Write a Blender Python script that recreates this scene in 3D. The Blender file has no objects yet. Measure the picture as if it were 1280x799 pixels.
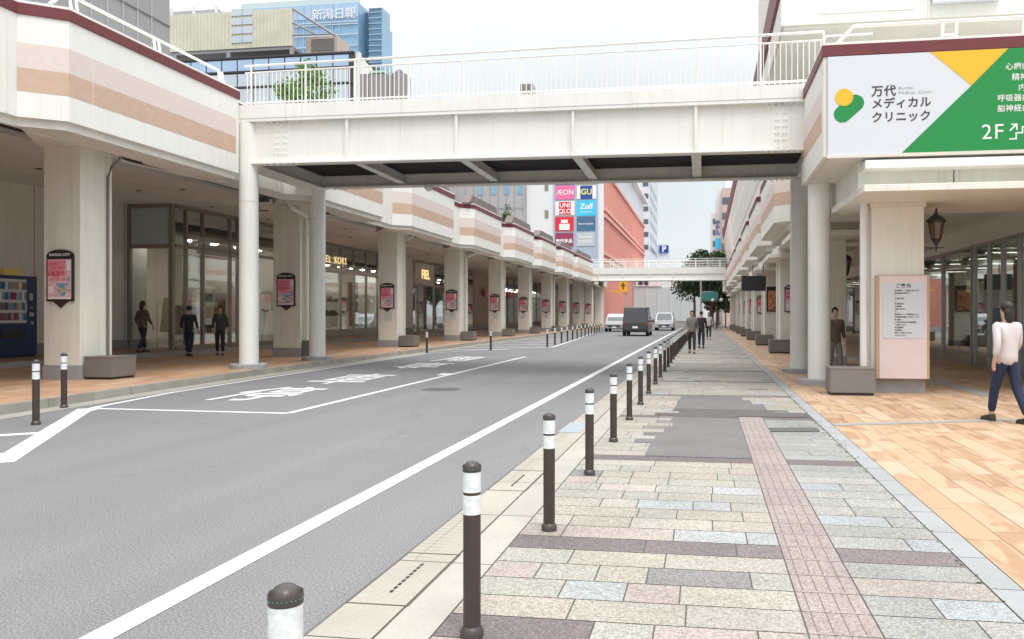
import bpy, bmesh, math, random
from mathutils import Vector, Matrix
random.seed(7)
PI = math.pi
R = math.radians
S = bpy.context.scene
COL = S.collection

# ------------------------------------------------------------------ camera, sky, light, exposure
F, CX, Y0, HE = 1000.0, 728.0, 394.5, 1.55
PSI = math.atan2(882 - CX, F); CP, SP = math.cos(PSI), math.sin(PSI)
cd = bpy.data.cameras.new('camera'); cam = bpy.data.objects.new('camera', cd); COL.objects.link(cam)
cam.location = (0, 0, HE); cam.rotation_euler = (PI / 2, 0, PSI)
cd.sensor_width = 36.0; cd.lens = F / 1280 * 36; cd.shift_x = (640 - CX) / 1280; cd.shift_y = (Y0 - 399.5) / 1280
cd.clip_start = 0.05; cd.clip_end = 3000
S.camera = cam

world = bpy.data.worlds.new('World'); S.world = world; world.use_nodes = True
wt = world.node_tree; wt.nodes.clear()
wo = wt.nodes.new('ShaderNodeOutputWorld'); bg = wt.nodes.new('ShaderNodeBackground')
sky = wt.nodes.new('ShaderNodeTexSky'); sky.sky_type = 'NISHITA'; sky.sun_disc = False
SUN_EL, SUN_AZ = R(62), R(150)
sky.sun_elevation = SUN_EL; sky.sun_rotation = SUN_AZ; sky.air_density = 1.0; sky.dust_density = 3.0; sky.ozone_density = 1.0
ov = wt.nodes.new('ShaderNodeMix'); ov.data_type = 'RGBA'; ov.inputs['Factor'].default_value = 0.92
# cloud layer of an overcast day: about three times brighter overhead than at the horizon
geo = wt.nodes.new('ShaderNodeNewGeometry'); sep = wt.nodes.new('ShaderNodeSeparateXYZ'); wt.links.new(geo.outputs['Incoming'], sep.inputs[0])
ramp = wt.nodes.new('ShaderNodeMapRange'); ramp.inputs['From Min'].default_value = 0.10; ramp.inputs['From Max'].default_value = -0.95
ramp.inputs['From Min'].default_value = -0.25; ramp.inputs['To Min'].default_value = 0.0; ramp.inputs['To Max'].default_value = 1.0
wt.links.new(sep.outputs['Z'], ramp.inputs['Value'])
cl = wt.nodes.new('ShaderNodeMix'); cl.data_type = 'RGBA'; cl.inputs['A'].default_value = (7.5, 8.1, 8.3, 1); cl.inputs['B'].default_value = (22.5, 22.4, 22.2, 1)
wt.links.new(ramp.outputs[0], cl.inputs['Factor'])
cn = wt.nodes.new('ShaderNodeTexNoise'); cn.inputs['Scale'].default_value = 3.2; cn.inputs['Detail'].default_value = 5; wtc = wt.nodes.new('ShaderNodeTexCoord'); wt.links.new(wtc.outputs['Generated'], cn.inputs['Vector'])
cm = wt.nodes.new('ShaderNodeMapRange'); cm.inputs['From Min'].default_value = .35; cm.inputs['From Max'].default_value = .65; cm.inputs['To Min'].default_value = .94; cm.inputs['To Max'].default_value = 1.05; wt.links.new(cn.outputs['Fac'], cm.inputs['Value'])
cx_ = wt.nodes.new('ShaderNodeMix'); cx_.data_type = 'RGBA'; cx_.blend_type = 'MULTIPLY'; cx_.inputs['Factor'].default_value = 1
wt.links.new(cl.outputs['Result'], cx_.inputs['A']); wt.links.new(cm.outputs[0], cx_.inputs['B']); wt.links.new(cx_.outputs['Result'], ov.inputs['B'])
wt.links.new(sky.outputs['Color'], ov.inputs['A'])
wt.links.new(ov.outputs['Result'], bg.inputs['Color']); bg.inputs['Strength'].default_value = 0.075
wt.links.new(bg.outputs[0], wo.inputs[0])
sd = bpy.data.lights.new('sun', 'SUN'); sun = bpy.data.objects.new('sun', sd); COL.objects.link(sun)
sd.energy = 1.2; sd.angle = R(25); sd.color = (1, .97, .92)
sdir = Vector((math.sin(SUN_AZ) * math.cos(SUN_EL), math.cos(SUN_AZ) * math.cos(SUN_EL), math.sin(SUN_EL)))
sun.rotation_euler = sdir.to_track_quat('Z', 'Y').to_euler()
S.view_settings.view_transform = 'Standard'; S.view_settings.look = 'None'
S.view_settings.exposure = 0.62; S.view_settings.gamma = 1.0; S.view_settings.use_curve_mapping = False
S.cycles.max_bounces = 10; S.cycles.diffuse_bounces = 7; S.cycles.glossy_bounces = 3; S.cycles.transparent_max_bounces = 12
S.cycles.caustics_reflective = False; S.cycles.caustics_refractive = False

# ------------------------------------------------------------------ survey helpers (used while laying the place out)
def gp(px, py, z=0.0):
    zc = F * (HE - z) / (py - Y0); xc = (px - CX) / F * zc
    return (xc * CP - zc * SP, xc * SP + zc * CP)
def ray(px):
    a = (px - CX) / F
    return a * CP - SP, a * SP + CP
def onx(px, X): d = ray(px); return X / d[0] * d[1]
def ony(px, Y): d = ray(px); return Y / d[1] * d[0]
def hgt(X, Y, py): return HE - (py - Y0) / F * (-X * SP + Y * CP)

# ------------------------------------------------------------------ materials
def mat(name, rgb, rough=.7, metal=0, noise=0, scale=5, speckle=0, marble=0, gain=1, tracks=0, wear=0, drip=0, bump=0, bscale=60, spec=.5, emit=None, vstain=0, attr=None, fine=0, fscale=90, trans=0):
    m = bpy.data.materials.new(name); m.use_nodes = True; nt = m.node_tree; b = nt.nodes['Principled BSDF']
    N, L = nt.nodes, nt.links
    b.inputs['Roughness'].default_value = rough; b.inputs['Metallic'].default_value = metal
    b.inputs['Specular IOR Level'].default_value = spec
    if emit:
        b.inputs['Emission Color'].default_value = (*emit[0], 1); b.inputs['Emission Strength'].default_value = emit[1]
    if trans: b.inputs['Transmission Weight'].default_value = trans
    tc = N.new('ShaderNodeTexCoord')
    if attr:
        a = N.new('ShaderNodeAttribute'); a.attribute_name = attr; cur = a.outputs['Color']
    else:
        rg = N.new('ShaderNodeRGB'); rg.outputs[0].default_value = (*rgb, 1); cur = rg.outputs[0]
    def mul(cur, sc, amt, vec=None, detail=4):
        n = N.new('ShaderNodeTexNoise'); n.inputs['Scale'].default_value = sc; n.inputs['Detail'].default_value = detail
        L.new(vec or tc.outputs['Object'], n.inputs['Vector'])
        mr = N.new('ShaderNodeMapRange'); mr.inputs['From Min'].default_value = .3; mr.inputs['From Max'].default_value = .7
        mr.inputs['To Min'].default_value = 1 - amt; mr.inputs['To Max'].default_value = 1 + amt
        L.new(n.outputs['Fac'], mr.inputs['Value'])
        mx = N.new('ShaderNodeMix'); mx.data_type = 'RGBA'; mx.blend_type = 'MULTIPLY'; mx.inputs['Factor'].default_value = 1
        L.new(cur, mx.inputs['A']); L.new(mr.outputs[0], mx.inputs['B']); return mx.outputs['Result']
    if gain != 1:
        gn = N.new('ShaderNodeMix'); gn.data_type = 'RGBA'; gn.blend_type = 'MULTIPLY'; gn.inputs['Factor'].default_value = 1
        L.new(cur, gn.inputs['A']); gn.inputs['B'].default_value = (gain, gain * 1.005, gain * 1.03, 1); cur = gn.outputs['Result']
    if noise: cur = mul(cur, scale, noise)
    if tracks:       # polished wheel tracks and drips run along the street
        mp = N.new('ShaderNodeMapping'); mp.inputs['Scale'].default_value = (1.1, .035, 1); L.new(tc.outputs['Object'], mp.inputs['Vector'])
        cur = mul(cur, 1.0, tracks, mp.outputs[0], 3)
        vo = N.new('ShaderNodeTexVoronoi'); vo.feature = 'DISTANCE_TO_EDGE'; vo.inputs['Scale'].default_value = .16; vo.inputs['Randomness'].default_value = 1
        wn = N.new('ShaderNodeTexNoise'); wn.inputs['Scale'].default_value = 1.6; wn.inputs['Detail'].default_value = 5; L.new(tc.outputs['Object'], wn.inputs['Vector'])
        wm = N.new('ShaderNodeMix'); wm.data_type = 'RGBA'; wm.blend_type = 'ADD'; wm.inputs['Factor'].default_value = .8; L.new(tc.outputs['Object'], wm.inputs['A']); L.new(wn.outputs['Color'], wm.inputs['B'])
        L.new(wm.outputs['Result'], vo.inputs['Vector'])
        mr = N.new('ShaderNodeMapRange'); mr.inputs['From Max'].default_value = .0035; mr.inputs['To Min'].default_value = .86; mr.inputs['To Max'].default_value = 1; L.new(vo.outputs['Distance'], mr.inputs['Value'])
        mx = N.new('ShaderNodeMix'); mx.data_type = 'RGBA'; mx.blend_type = 'MULTIPLY'; mx.inputs['Factor'].default_value = 1; L.new(cur, mx.inputs['A']); L.new(mr.outputs[0], mx.inputs['B']); cur = mx.outputs['Result']
    if wear:         # paint worn through to the asphalt
        n = N.new('ShaderNodeTexNoise'); n.inputs['Scale'].default_value = 26; n.inputs['Detail'].default_value = 8; n.inputs['Roughness'].default_value = .75; L.new(tc.outputs['Object'], n.inputs['Vector'])
        mr = N.new('ShaderNodeMapRange'); mr.inputs['From Min'].default_value = .5 + wear; mr.inputs['From Max'].default_value = .56 + wear; mr.inputs['To Max'].default_value = .75; L.new(n.outputs['Fac'], mr.inputs['Value'])
        mx = N.new('ShaderNodeMix'); mx.data_type = 'RGBA'; L.new(mr.outputs[0], mx.inputs['Factor']); L.new(cur, mx.inputs['A']); mx.inputs['B'].default_value = (.24, .24, .24, 1); cur = mx.outputs['Result']
    if fine: cur = mul(cur, fscale, fine, detail=2)
    if speckle:      # coarse granite grains
        v = N.new('ShaderNodeTexVoronoi'); v.inputs['Scale'].default_value = 85; L.new(tc.outputs['Object'], v.inputs['Vector'])
        sp = N.new('ShaderNodeSeparateColor'); L.new(v.outputs['Color'], sp.inputs[0])
        mr = N.new('ShaderNodeMapRange'); mr.inputs['To Min'].default_value = 1 - speckle; mr.inputs['To Max'].default_value = 1 + speckle; L.new(sp.outputs[0], mr.inputs['Value'])
        mx = N.new('ShaderNodeMix'); mx.data_type = 'RGBA'; mx.blend_type = 'MULTIPLY'; mx.inputs['Factor'].default_value = 1
        L.new(cur, mx.inputs['A']); L.new(mr.outputs[0], mx.inputs['B']); cur = mx.outputs['Result']
    if marble:       # veined sandstone, every tile cut from another place
        at = N.new('ShaderNodeAttribute'); at.attribute_name = attr
        sc = N.new('ShaderNodeVectorMath'); sc.operation = 'SCALE'; sc.inputs['Scale'].default_value = 70; L.new(at.outputs['Vector'], sc.inputs[0])
        mp = N.new('ShaderNodeMapping'); mp.inputs['Rotation'].default_value = (0, 0, .35); mp.inputs['Scale'].default_value = (2.6, .7, 1); L.new(tc.outputs['Object'], mp.inputs['Vector'])
        ad = N.new('ShaderNodeVectorMath'); ad.operation = 'ADD'; L.new(mp.outputs[0], ad.inputs[0]); L.new(sc.outputs[0], ad.inputs[1])
        n = N.new('ShaderNodeTexNoise'); n.inputs['Scale'].default_value = 1.1; n.inputs['Detail'].default_value = 3; n.inputs['Distortion'].default_value = 1.2; L.new(ad.outputs[0], n.inputs['Vector'])
        mr = N.new('ShaderNodeMapRange'); mr.inputs['From Min'].default_value = .50; mr.inputs['From Max'].default_value = .60; L.new(n.outputs['Fac'], mr.inputs['Value'])
        mx = N.new('ShaderNodeMix'); mx.data_type = 'RGBA'; mx.blend_type = 'MULTIPLY'; L.new(mr.outputs[0], mx.inputs['Factor'])
        L.new(cur, mx.inputs['A']); mx.inputs['B'].default_value = (1 - marble * .75, 1 - marble, 1 - marble * 1.15, 1); cur = mx.outputs['Result']
    if drip:         # thin brown rain streaks
        mp = N.new('ShaderNodeMapping'); mp.inputs['Scale'].default_value = (5, 5, .16); L.new(tc.outputs['Object'], mp.inputs['Vector'])
        n = N.new('ShaderNodeTexNoise'); n.inputs['Scale'].default_value = 1.7; n.inputs['Detail'].default_value = 7; n.inputs['Roughness'].default_value = .65; L.new(mp.outputs[0], n.inputs['Vector'])
        mr = N.new('ShaderNodeMapRange'); mr.inputs['From Min'].default_value = .56; mr.inputs['From Max'].default_value = .74; mr.inputs['To Max'].default_value = drip; L.new(n.outputs['Fac'], mr.inputs['Value'])
        mx = N.new('ShaderNodeMix'); mx.data_type = 'RGBA'; mx.blend_type = 'MULTIPLY'; L.new(mr.outputs[0], mx.inputs['Factor']); L.new(cur, mx.inputs['A']); mx.inputs['B'].default_value = (.62, .55, .46, 1); cur = mx.outputs['Result']
    if vstain:
        mp = N.new('ShaderNodeMapping'); mp.inputs['Scale'].default_value = (3.5, 3.5, .22); L.new(tc.outputs['Object'], mp.inputs['Vector'])
        cur = mul(cur, 2.2, vstain, mp.outputs[0], 6)
    L.new(cur, b.inputs['Base Color'])
    if bump:
        n = N.new('ShaderNodeTexNoise'); n.inputs['Scale'].default_value = bscale; n.inputs['Detail'].default_value = 3
        L.new(tc.outputs['Object'], n.inputs['Vector'])
        bp = N.new('ShaderNodeBump'); bp.inputs['Strength'].default_value = bump; bp.inputs['Distance'].default_value = .01
        L.new(n.outputs['Fac'], bp.inputs['Height']); L.new(bp.outputs[0], b.inputs['Normal'])
    return m

def glass(name, tint=(.85, .9, .9), refl=.35, rough=.02):
    m = bpy.data.materials.new(name); m.use_nodes = True; nt = m.node_tree; N, L = nt.nodes, nt.links; N.clear()
    o = N.new('ShaderNodeOutputMaterial'); t = N.new('ShaderNodeBsdfTransparent'); t.inputs[0].default_value = (*tint, 1)
    g = N.new('ShaderNodeBsdfGlossy'); g.inputs['Roughness'].default_value = rough; g.inputs['Color'].default_value = (.9, .95, .95, 1)
    fr = N.new('ShaderNodeLayerWeight'); fr.inputs['Blend'].default_value = .35
    mr = N.new('ShaderNodeMapRange'); mr.inputs['To Min'].default_value = refl * .35; mr.inputs['To Max'].default_value = min(1, refl * 2)
    mx = N.new('ShaderNodeMixShader'); L.new(fr.outputs['Facing'], mr.inputs['Value']); L.new(mr.outputs[0], mx.inputs[0])
    L.new(t.outputs[0], mx.inputs[1]); L.new(g.outputs[0], mx.inputs[2]); L.new(mx.outputs[0], o.inputs[0]); return m

CREAM = (.80, .79, .735)
M = dict(
    cream=mat('cream_render', CREAM, .75, noise=.03, scale=1.5, bump=.12, bscale=90, vstain=.03, drip=.4),
    creamwhite=mat('white_panel_paint', (.84, .84, .81), .55, noise=.02, scale=1.5, vstain=.02, drip=.25),  # paler, smoother paint for fascia panels, coping caps and rails
    pillar=mat('pillar_render', (.80, .785, .72), .8, noise=.03, scale=2, bump=.2, bscale=70, vstain=.04, drip=.4),
    steel=mat('painted_steel', (.82, .82, .79), .45, noise=.03, scale=1.2, vstain=.025, drip=.35),
    pink=mat('pink_stripe_paint', (.74, .64, .61), .65, noise=.03, scale=8, fine=.03, fscale=40),
    tan=mat('tan_stripe_paint', (.60, .43, .33), .65, noise=.05, scale=8, fine=.04, fscale=40),
    maroon=mat('maroon_coping', (.16, .032, .04), .5, noise=.06, scale=6),
    soffit=mat('soffit_board', (.73, .71, .66), .8, noise=.05, scale=1, vstain=.04),
    ceiling=mat('ceiling_board', (.88, .88, .87), .8, noise=.03, scale=1),
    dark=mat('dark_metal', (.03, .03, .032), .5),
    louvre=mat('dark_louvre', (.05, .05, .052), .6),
    slot=mat('grey_slot', (.13, .125, .115), .6, noise=.2, scale=4),
    grey=mat('grey_stone', (.36, .36, .37), .7, noise=.06, scale=6, fine=.05),
    boxgrey=mat('taupe_box_panel', (.20, .188, .178), .5, noise=.04, scale=4),
    asphalt=mat('asphalt', (.212, .211, .220), .92, noise=.05, scale=.4, fine=.42, fscale=85, bump=.35, bscale=70, spec=.25, tracks=.07),
    patch=mat('asphalt_patch', (.175, .17, .17), .9, noise=.08, scale=2, fine=.25, fscale=80, bump=.4, bscale=90),
    patchdark=mat('dark_asphalt_patch', (.12, .115, .115), .9, noise=.1, scale=3, fine=.2, fscale=80),
    ground=mat('far_ground', (.22, .215, .21), .9, noise=.1, scale=.1),
    line=mat('road_paint', (.70, .72, .75), .7, noise=.06, scale=3, fine=.05, fscale=60, wear=.11),
    oldline=mat('worn_road_paint', (.62, .64, .66), .8, noise=.12, scale=3, fine=.15, fscale=30, wear=.04),
    concrete=mat('gutter_concrete', (.37, .355, .31), .85, noise=.06, scale=2, fine=.12, fscale=60, bump=.2),
    kerb=mat('kerb_stone', (.33, .315, .285), .85, noise=.16, scale=2, fine=.1, fscale=50, bump=.2),
    border=mat('border_stone', (.33, .335, .34), .8, noise=.07, scale=3, fine=.12, fscale=80),
    joint=mat('joint_sand', (.13, .12, .105), .95, fine=.2),
    paver=mat('granite_paver', (.5, .5, .5), .85, attr='tint', noise=.10, scale=1.3, gain=.93, fine=.30, fscale=120, bump=.25, bscale=120, speckle=.27),
    slab=mat('gutter_slab', (.4, .4, .4), .85, attr='tint', noise=.06, scale=2, fine=.08, fscale=70, bump=.15),
    tilejoint=mat('tile_grout', (.30, .22, .15), .9),
    tile=mat('sandstone_tile', (.5, .4, .3), .62, attr='tint', fine=.04, fscale=40, marble=.28),
    bollard=mat('brown_bollard_coating', (.055, .038, .033), .45, noise=.1, scale=10),
    bollardcap=mat('bollard_cap_metal', (.075, .064, .062), .36, metal=.2),
    reflect=mat('white_reflective_band', (.74, .78, .80), .4, noise=.1, scale=30, fine=.05, fscale=60),
    green=mat('green_sign_film', (.008, .26, .06), .5),
    yellow=mat('yellow_sign_film', (.80, .50, .025), .5),
    signwhite=mat('white_sign_film', (.68, .72, .80), .45),
    white=mat('white_enamel', (.82, .82, .82), .5),
    ink=mat('dark_ink', (.05, .05, .06), .6),
    inkgrey=mat('grey_ink', (.35, .37, .40), .6),
    boardpink=mat('pink_board', (.72, .60, .61), .5, noise=.03, scale=3),
    boardwhite=mat('notice_paper', (.60, .64, .68), .4),
    wood=mat('tan_edge', (.50, .36, .24), .6),
    frame=mat('black_board_frame', (.025, .02, .02), .4),
    poster=mat('pink_poster', (.80, .50, .56), .5, noise=.12, scale=5),
    posterred=mat('crimson_print', (.65, .05, .12), .5), postergreen=mat('green_print', (.10, .38, .28), .5),
    posterblue=mat('teal_print', (.15, .42, .55), .5), posterpale=mat('pale_print', (.85, .80, .80), .5),
    posterhot=mat('hot_pink_print', (.80, .26, .36), .5), posteryel=mat('yellow_print', (.8, .7, .2), .5),
    lampglass=mat('lantern_glass', (.16, .11, .08), .15, noise=.2, scale=20),
    alu=mat('aluminium_frame', (.42, .42, .40), .35, metal=.7),
    bronze=mat('bronze_frame', (.33, .30, .26), .4, metal=.5),
    glass=glass('shop_glass', (.93, .95, .94), .32), glassdark=glass('tinted_shop_glass', (.55, .6, .56), .4),
    navy=mat('navy_enamel', (.012, .035, .12), .35, noise=.05, scale=3),
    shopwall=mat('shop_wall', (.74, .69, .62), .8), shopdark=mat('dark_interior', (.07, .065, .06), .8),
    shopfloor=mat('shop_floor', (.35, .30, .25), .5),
    lit=mat('warm_lamp', (1, .9, .7), .5, emit=((1, .93, .84), 40)), goldlit=mat('lit_letters', (.9, .7, .35), .5, emit=((1, .74, .36), .75)),
    greyblock=mat('grey_cladding', (.33, .33, .345), .7, noise=.04, scale=.4),
    greypanel=mat('light_grey_cladding', (.42, .41, .43), .7, noise=.03, scale=.5),
    whiteblock=mat('white_cladding', (.74, .75, .78), .7, noise=.02, scale=.3),
    coral=mat('coral_panel', (.72, .27, .215), .7, noise=.04, scale=.5), coralpale=mat('pale_coral_band', (.76, .42, .36), .7),
    office=mat('office_cladding', (.66, .69, .74), .6, noise=.02, scale=.3),
    beige=mat('beige_cladding', (.55, .46, .40), .7, noise=.03, scale=.5),
    window=mat('far_window', (.09, .11, .13), .1, spec=1), windowblue=mat('blue_window', (.22, .42, .55), .12, spec=1),
    bluglass=mat('blue_curtain_wall', (.24, .42, .60), .12, spec=1, noise=.12, scale=.15), bluglassdark=mat('deep_blue_curtain_wall', (.07, .17, .27), .12, spec=1, noise=.2, scale=.2),
    palepane=mat('pale_curtain_pane', (.38, .52, .72), .15, spec=1, noise=.08, scale=.4), whitepane=mat('white_curtain_pane', (.55, .62, .68), .2, noise=.05, scale=.5),
    screen=mat('beige_louvre_screen', (.64, .62, .53), .6, noise=.1, scale=.6),
    teal=mat('pale_teal_glass', (.55, .64, .65), .3), tealdark=mat('road_sign_teal', (.05, .22, .22), .5),
    signyel=mat('amber_sign', (.90, .50, .02), .5), cyan=mat('cyan_sign', (.05, .55, .85), .5), aeonpink=mat('magenta_sign', (.82, .16, .38), .5),
    redsign=mat('red_sign', (.72, .02, .05), .5), bluesign=mat('blue_sign', (.02, .07, .32), .5), slate=mat('slate_blue_sign', (.06, .15, .27), .5),
    plum=mat('plum_sign', (.30, .04, .10), .5), greysign=mat('grey_sign', (.50, .55, .60), .5), signback=mat('blue_grey_sign_back', (.38, .46, .58), .5),
    leafC=mat('leaf_bright', (.14, .26, .05), .6, noise=.35, scale=4),
    bark=mat('bark', (.12, .085, .06), .9, noise=.2, scale=12), leafA=mat('leaf_green', (.07, .14, .035), .6, noise=.35, scale=2), leafB=mat('leaf_dark', (.035, .075, .025), .6, noise=.3, scale=2),
    weed=mat('weed_green', (.13, .17, .05), .8, noise=.3, scale=9), bluegrate=mat('blue_grate', (.36, .42, .47), .7, noise=.15, scale=20),
    iron=mat('cast_iron', (.13, .125, .13), .7, noise=.25, scale=14), taxiblack=mat('black_car_paint', (.03, .03, .035), .2, spec=.8), carsilver=mat('silver_car_paint', (.45, .46, .48), .25, metal=.5),
    tyre=mat('rubber', (.02, .02, .02), .9), headlamp=mat('lamp_lens', (.8, .8, .82), .1), tail=mat('red_lens', (.4, .02, .02), .2),
    skin=mat('skin', (.55, .34, .25), .55), hair=mat('hair', (.02, .016, .014), .5), shoe=mat('shoe_leather', (.04, .035, .03), .5),
    clBlack=mat('black_cloth', (.035, .035, .04), .9, noise=.1, scale=8), clNavy=mat('navy_cloth', (.02, .03, .07), .9, noise=.1, scale=8), clGrey=mat('grey_cloth', (.22, .21, .21), .9, noise=.08, scale=8),
    clWhite=mat('pale_cloth', (.62, .58, .60), .9, noise=.05, scale=8), clBrown=mat('brown_cloth', (.14, .10, .08), .9, noise=.08, scale=8), clGreen=mat('dark_green_cloth', (.06, .075, .06), .9, noise=.08, scale=8),
    clYellow=mat('yellow_cloth', (.62, .50, .16), .9),
)

# ------------------------------------------------------------------ object helpers
def tag(o, label=None, cat=None, group=None, kind=None):
    if label: o['label'] = label
    if cat: o['category'] = cat
    if group: o['group'] = group
    if kind: o['kind'] = kind
    return o
def thing(name, label, cat, loc=(0, 0, 0), rz=0, group=None):
    o = bpy.data.objects.new(name, None); COL.objects.link(o); o.empty_display_size = .2
    o.location = loc; o.rotation_euler = (0, 0, rz); return tag(o, label, cat, group)
def child(o, parent):
    o.parent = parent; return o

class MB:
    """collects solids, then becomes one mesh object"""
    def __init__(s): s.bm = bmesh.new()
    def hull(s, pts):      # 8 corners: bottom 4 ccw then top 4
        v = [s.bm.verts.new(p) for p in pts]
        for f in ((3, 2, 1, 0), (4, 5, 6, 7), (0, 1, 5, 4), (1, 2, 6, 5), (2, 3, 7, 6), (3, 0, 4, 7)): s.bm.faces.new([v[i] for i in f])
        return s
    def box(s, x0, x1, y0, y1, z0, z1):
        x0, x1 = sorted((x0, x1)); y0, y1 = sorted((y0, y1)); z0, z1 = sorted((z0, z1))
        return s.hull([(x0, y0, z0), (x1, y0, z0), (x1, y1, z0), (x0, y1, z0), (x0, y0, z1), (x1, y0, z1), (x1, y1, z1), (x0, y1, z1)])
    def prism(s, pts, z0, z1):   # pts 2-D outline
        a = sum(pts[i][0] * pts[(i + 1) % len(pts)][1] - pts[(i + 1) % len(pts)][0] * pts[i][1] for i in range(len(pts)))
        if a < 0: pts = pts[::-1]
        lo = [s.bm.verts.new((x, y, z0)) for x, y in pts]; hi = [s.bm.verts.new((x, y, z1)) for x, y in pts]
        s.bm.faces.new(lo[::-1]); s.bm.faces.new(hi); n = len(pts)
        for i in range(n): s.bm.faces.new([lo[i], lo[(i + 1) % n], hi[(i + 1) % n], hi[i]])
        return s
    def sheet(s, pts, z):
        a = sum(pts[i][0] * pts[(i + 1) % len(pts)][1] - pts[(i + 1) % len(pts)][0] * pts[i][1] for i in range(len(pts)))
        if a < 0: pts = pts[::-1]
        s.bm.faces.new([s.bm.verts.new((x, y, z)) for x, y in pts]); return s
    def xprism(s, pts, x0, x1):  # outline in (y,z) extruded along x
        lo = [s.bm.verts.new((x0, y, z)) for y, z in pts]; hi = [s.bm.verts.new((x1, y, z)) for y, z in pts]; n = len(pts)
        s.bm.faces.new(lo); s.bm.faces.new(hi[::-1])
        for i in range(n): s.bm.faces.new([lo[i], hi[i], hi[(i + 1) % n], lo[(i + 1) % n]])
        return s
    def yprism(s, pts, y0, y1):  # outline in (x,z) extruded along y
        lo = [s.bm.verts.new((x, y0, z)) for x, z in pts]; hi = [s.bm.verts.new((x, y1, z)) for x, z in pts]; n = len(pts)
        s.bm.faces.new(lo); s.bm.faces.new(hi[::-1])
        for i in range(n): s.bm.faces.new([lo[i], hi[i], hi[(i + 1) % n], lo[(i + 1) % n]])
        return s
    def tube(s, pts, r, n=8, caps=True):
        pts = [Vector(p) for p in pts]; rings = []
        rr = r if isinstance(r, (list, tuple)) else [r] * len(pts)
        for i, p in enumerate(pts):
            d = (pts[min(i + 1, len(pts) - 1)] - pts[max(i - 1, 0)]).normalized()
            u = d.cross(Vector((0, 0, 1)) if abs(d.z) < .9 else Vector((1, 0, 0))).normalized(); w = d.cross(u)
            rings.append([s.bm.verts.new(p + (u * math.cos(2 * PI * k / n) + w * math.sin(2 * PI * k / n)) * rr[i]) for k in range(n)])
        for a, b in zip(rings, rings[1:]):
            for k in range(n): s.bm.faces.new([a[k], a[(k + 1) % n], b[(k + 1) % n], b[k]])
        if caps: s.bm.faces.new(rings[0][::-1]); s.bm.faces.new(rings[-1])
        return s
    def lathe(s, prof, n=20, c=(0, 0)):   # prof (r,z) bottom to top
        rings = [[s.bm.verts.new((c[0] + r * math.cos(2 * PI * k / n), c[1] + r * math.sin(2 * PI * k / n), z)) for k in range(n)] for r, z in prof]
        for a, b in zip(rings, rings[1:]):
            for k in range(n): s.bm.faces.new([a[k], a[(k + 1) % n], b[(k + 1) % n], b[k]])
        s.bm.faces.new(rings[0][::-1]); s.bm.faces.new(rings[-1]); return s
    def ball(s, c, r, seg=12, sz=(1, 1, 1)):
        g = bmesh.ops.create_uvsphere(s.bm, u_segments=seg, v_segments=seg // 2 + 2, radius=1)
        for v in g['verts']: v.co = Vector((c[0] + v.co.x * r * sz[0], c[1] + v.co.y * r * sz[1], c[2] + v.co.z * r * sz[2]))
        return s
    def build(s, name, m, parent=None, bevel=0, smooth=False, loc=None, fix=True):
        if fix: bmesh.ops.recalc_face_normals(s.bm, faces=s.bm.faces)
        me = bpy.data.meshes.new(name); s.bm.to_mesh(me); s.bm.free(); me.materials.append(M[m] if isinstance(m, str) else m)
        if smooth:
            for p in me.polygons: p.use_smooth = True
            me.set_sharp_from_angle(angle=R(40))
        o = bpy.data.objects.new(name, me); COL.objects.link(o)
        if parent: o.parent = parent
        if loc: o.location = loc
        if bevel:
            b = o.modifiers.new('bevel', 'BEVEL'); b.width = bevel; b.segments = 2; b.limit_method = 'ANGLE'
        return o
def islands(mb):
    left = set(mb.bm.verts); out = []
    while left:
        st = [left.pop()]; comp = set(st)
        while st:
            v = st.pop()
            for e in v.link_edges:
                w = e.other_vert(v)
                if w in left: left.discard(w); comp.add(w); st.append(w)
        out.append(comp)
    return out
def split_build(mb, name, m, parent=None, **kw):
    """every separate solid of mb becomes an object of its own"""
    res = []
    for comp in islands(mb):
        n = MB(); mp = {}
        for v in comp: mp[v] = n.bm.verts.new(v.co)
        for f in {f for v in comp for f in v.link_faces}: n.bm.faces.new([mp[v] for v in f.verts])
        res.append(n.build(name, m, parent, **kw))
    mb.bm.free(); return res
def copy_tree(o, parent=None):
    c = o.copy(); COL.objects.link(c)
    if parent: c.parent = parent
    for ch in list(o.children): copy_tree(ch, c)
    return c
def text(name, s, size, loc, m, parent=None, rot=(PI / 2, 0, 0), bold=0, align='CENTER', sx=1.0, sy=1.0, depth=.002, space=1.0):
    cu = bpy.data.curves.new('t', 'FONT'); cu.body = s; cu.size = size; cu.align_x = align; cu.align_y = 'CENTER'
    cu.offset = bold; cu.extrude = depth; cu.resolution_u = 3; cu.space_character = space
    to = bpy.data.objects.new('t', cu); COL.objects.link(to); bpy.context.view_layer.update()
    me = bpy.data.meshes.new_from_object(to.evaluated_get(bpy.context.evaluated_depsgraph_get()))
    bpy.data.objects.remove(to); bpy.data.curves.remove(cu)
    me.transform(Matrix.Diagonal((sx, sy, 1, 1))); me.name = name; me.materials.clear(); me.materials.append(M[m])
    o = bpy.data.objects.new(name, me); COL.objects.link(o); o.location = loc; o.rotation_euler = rot
    if parent: o.parent = parent
    return o
FACE_X = (PI / 2, 0, PI / 2)       # text that faces +X
FACE_NX = (PI / 2, 0, -PI / 2)
ORD = ['first', 'second', 'third', 'fourth', 'fifth', 'sixth', 'seventh', 'eighth', 'ninth', 'tenth', 'eleventh', 'twelfth', 'thirteenth', 'fourteenth', 'fifteenth', 'sixteenth', 'seventeenth', 'eighteenth', 'nineteenth', 'twentieth', 'twenty-first', 'twenty-second', 'twenty-third', 'twenty-fourth', 'twenty-fifth', 'twenty-sixth']

ZL = .15            # left walkway level
ZI = .30            # one step further in
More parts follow.
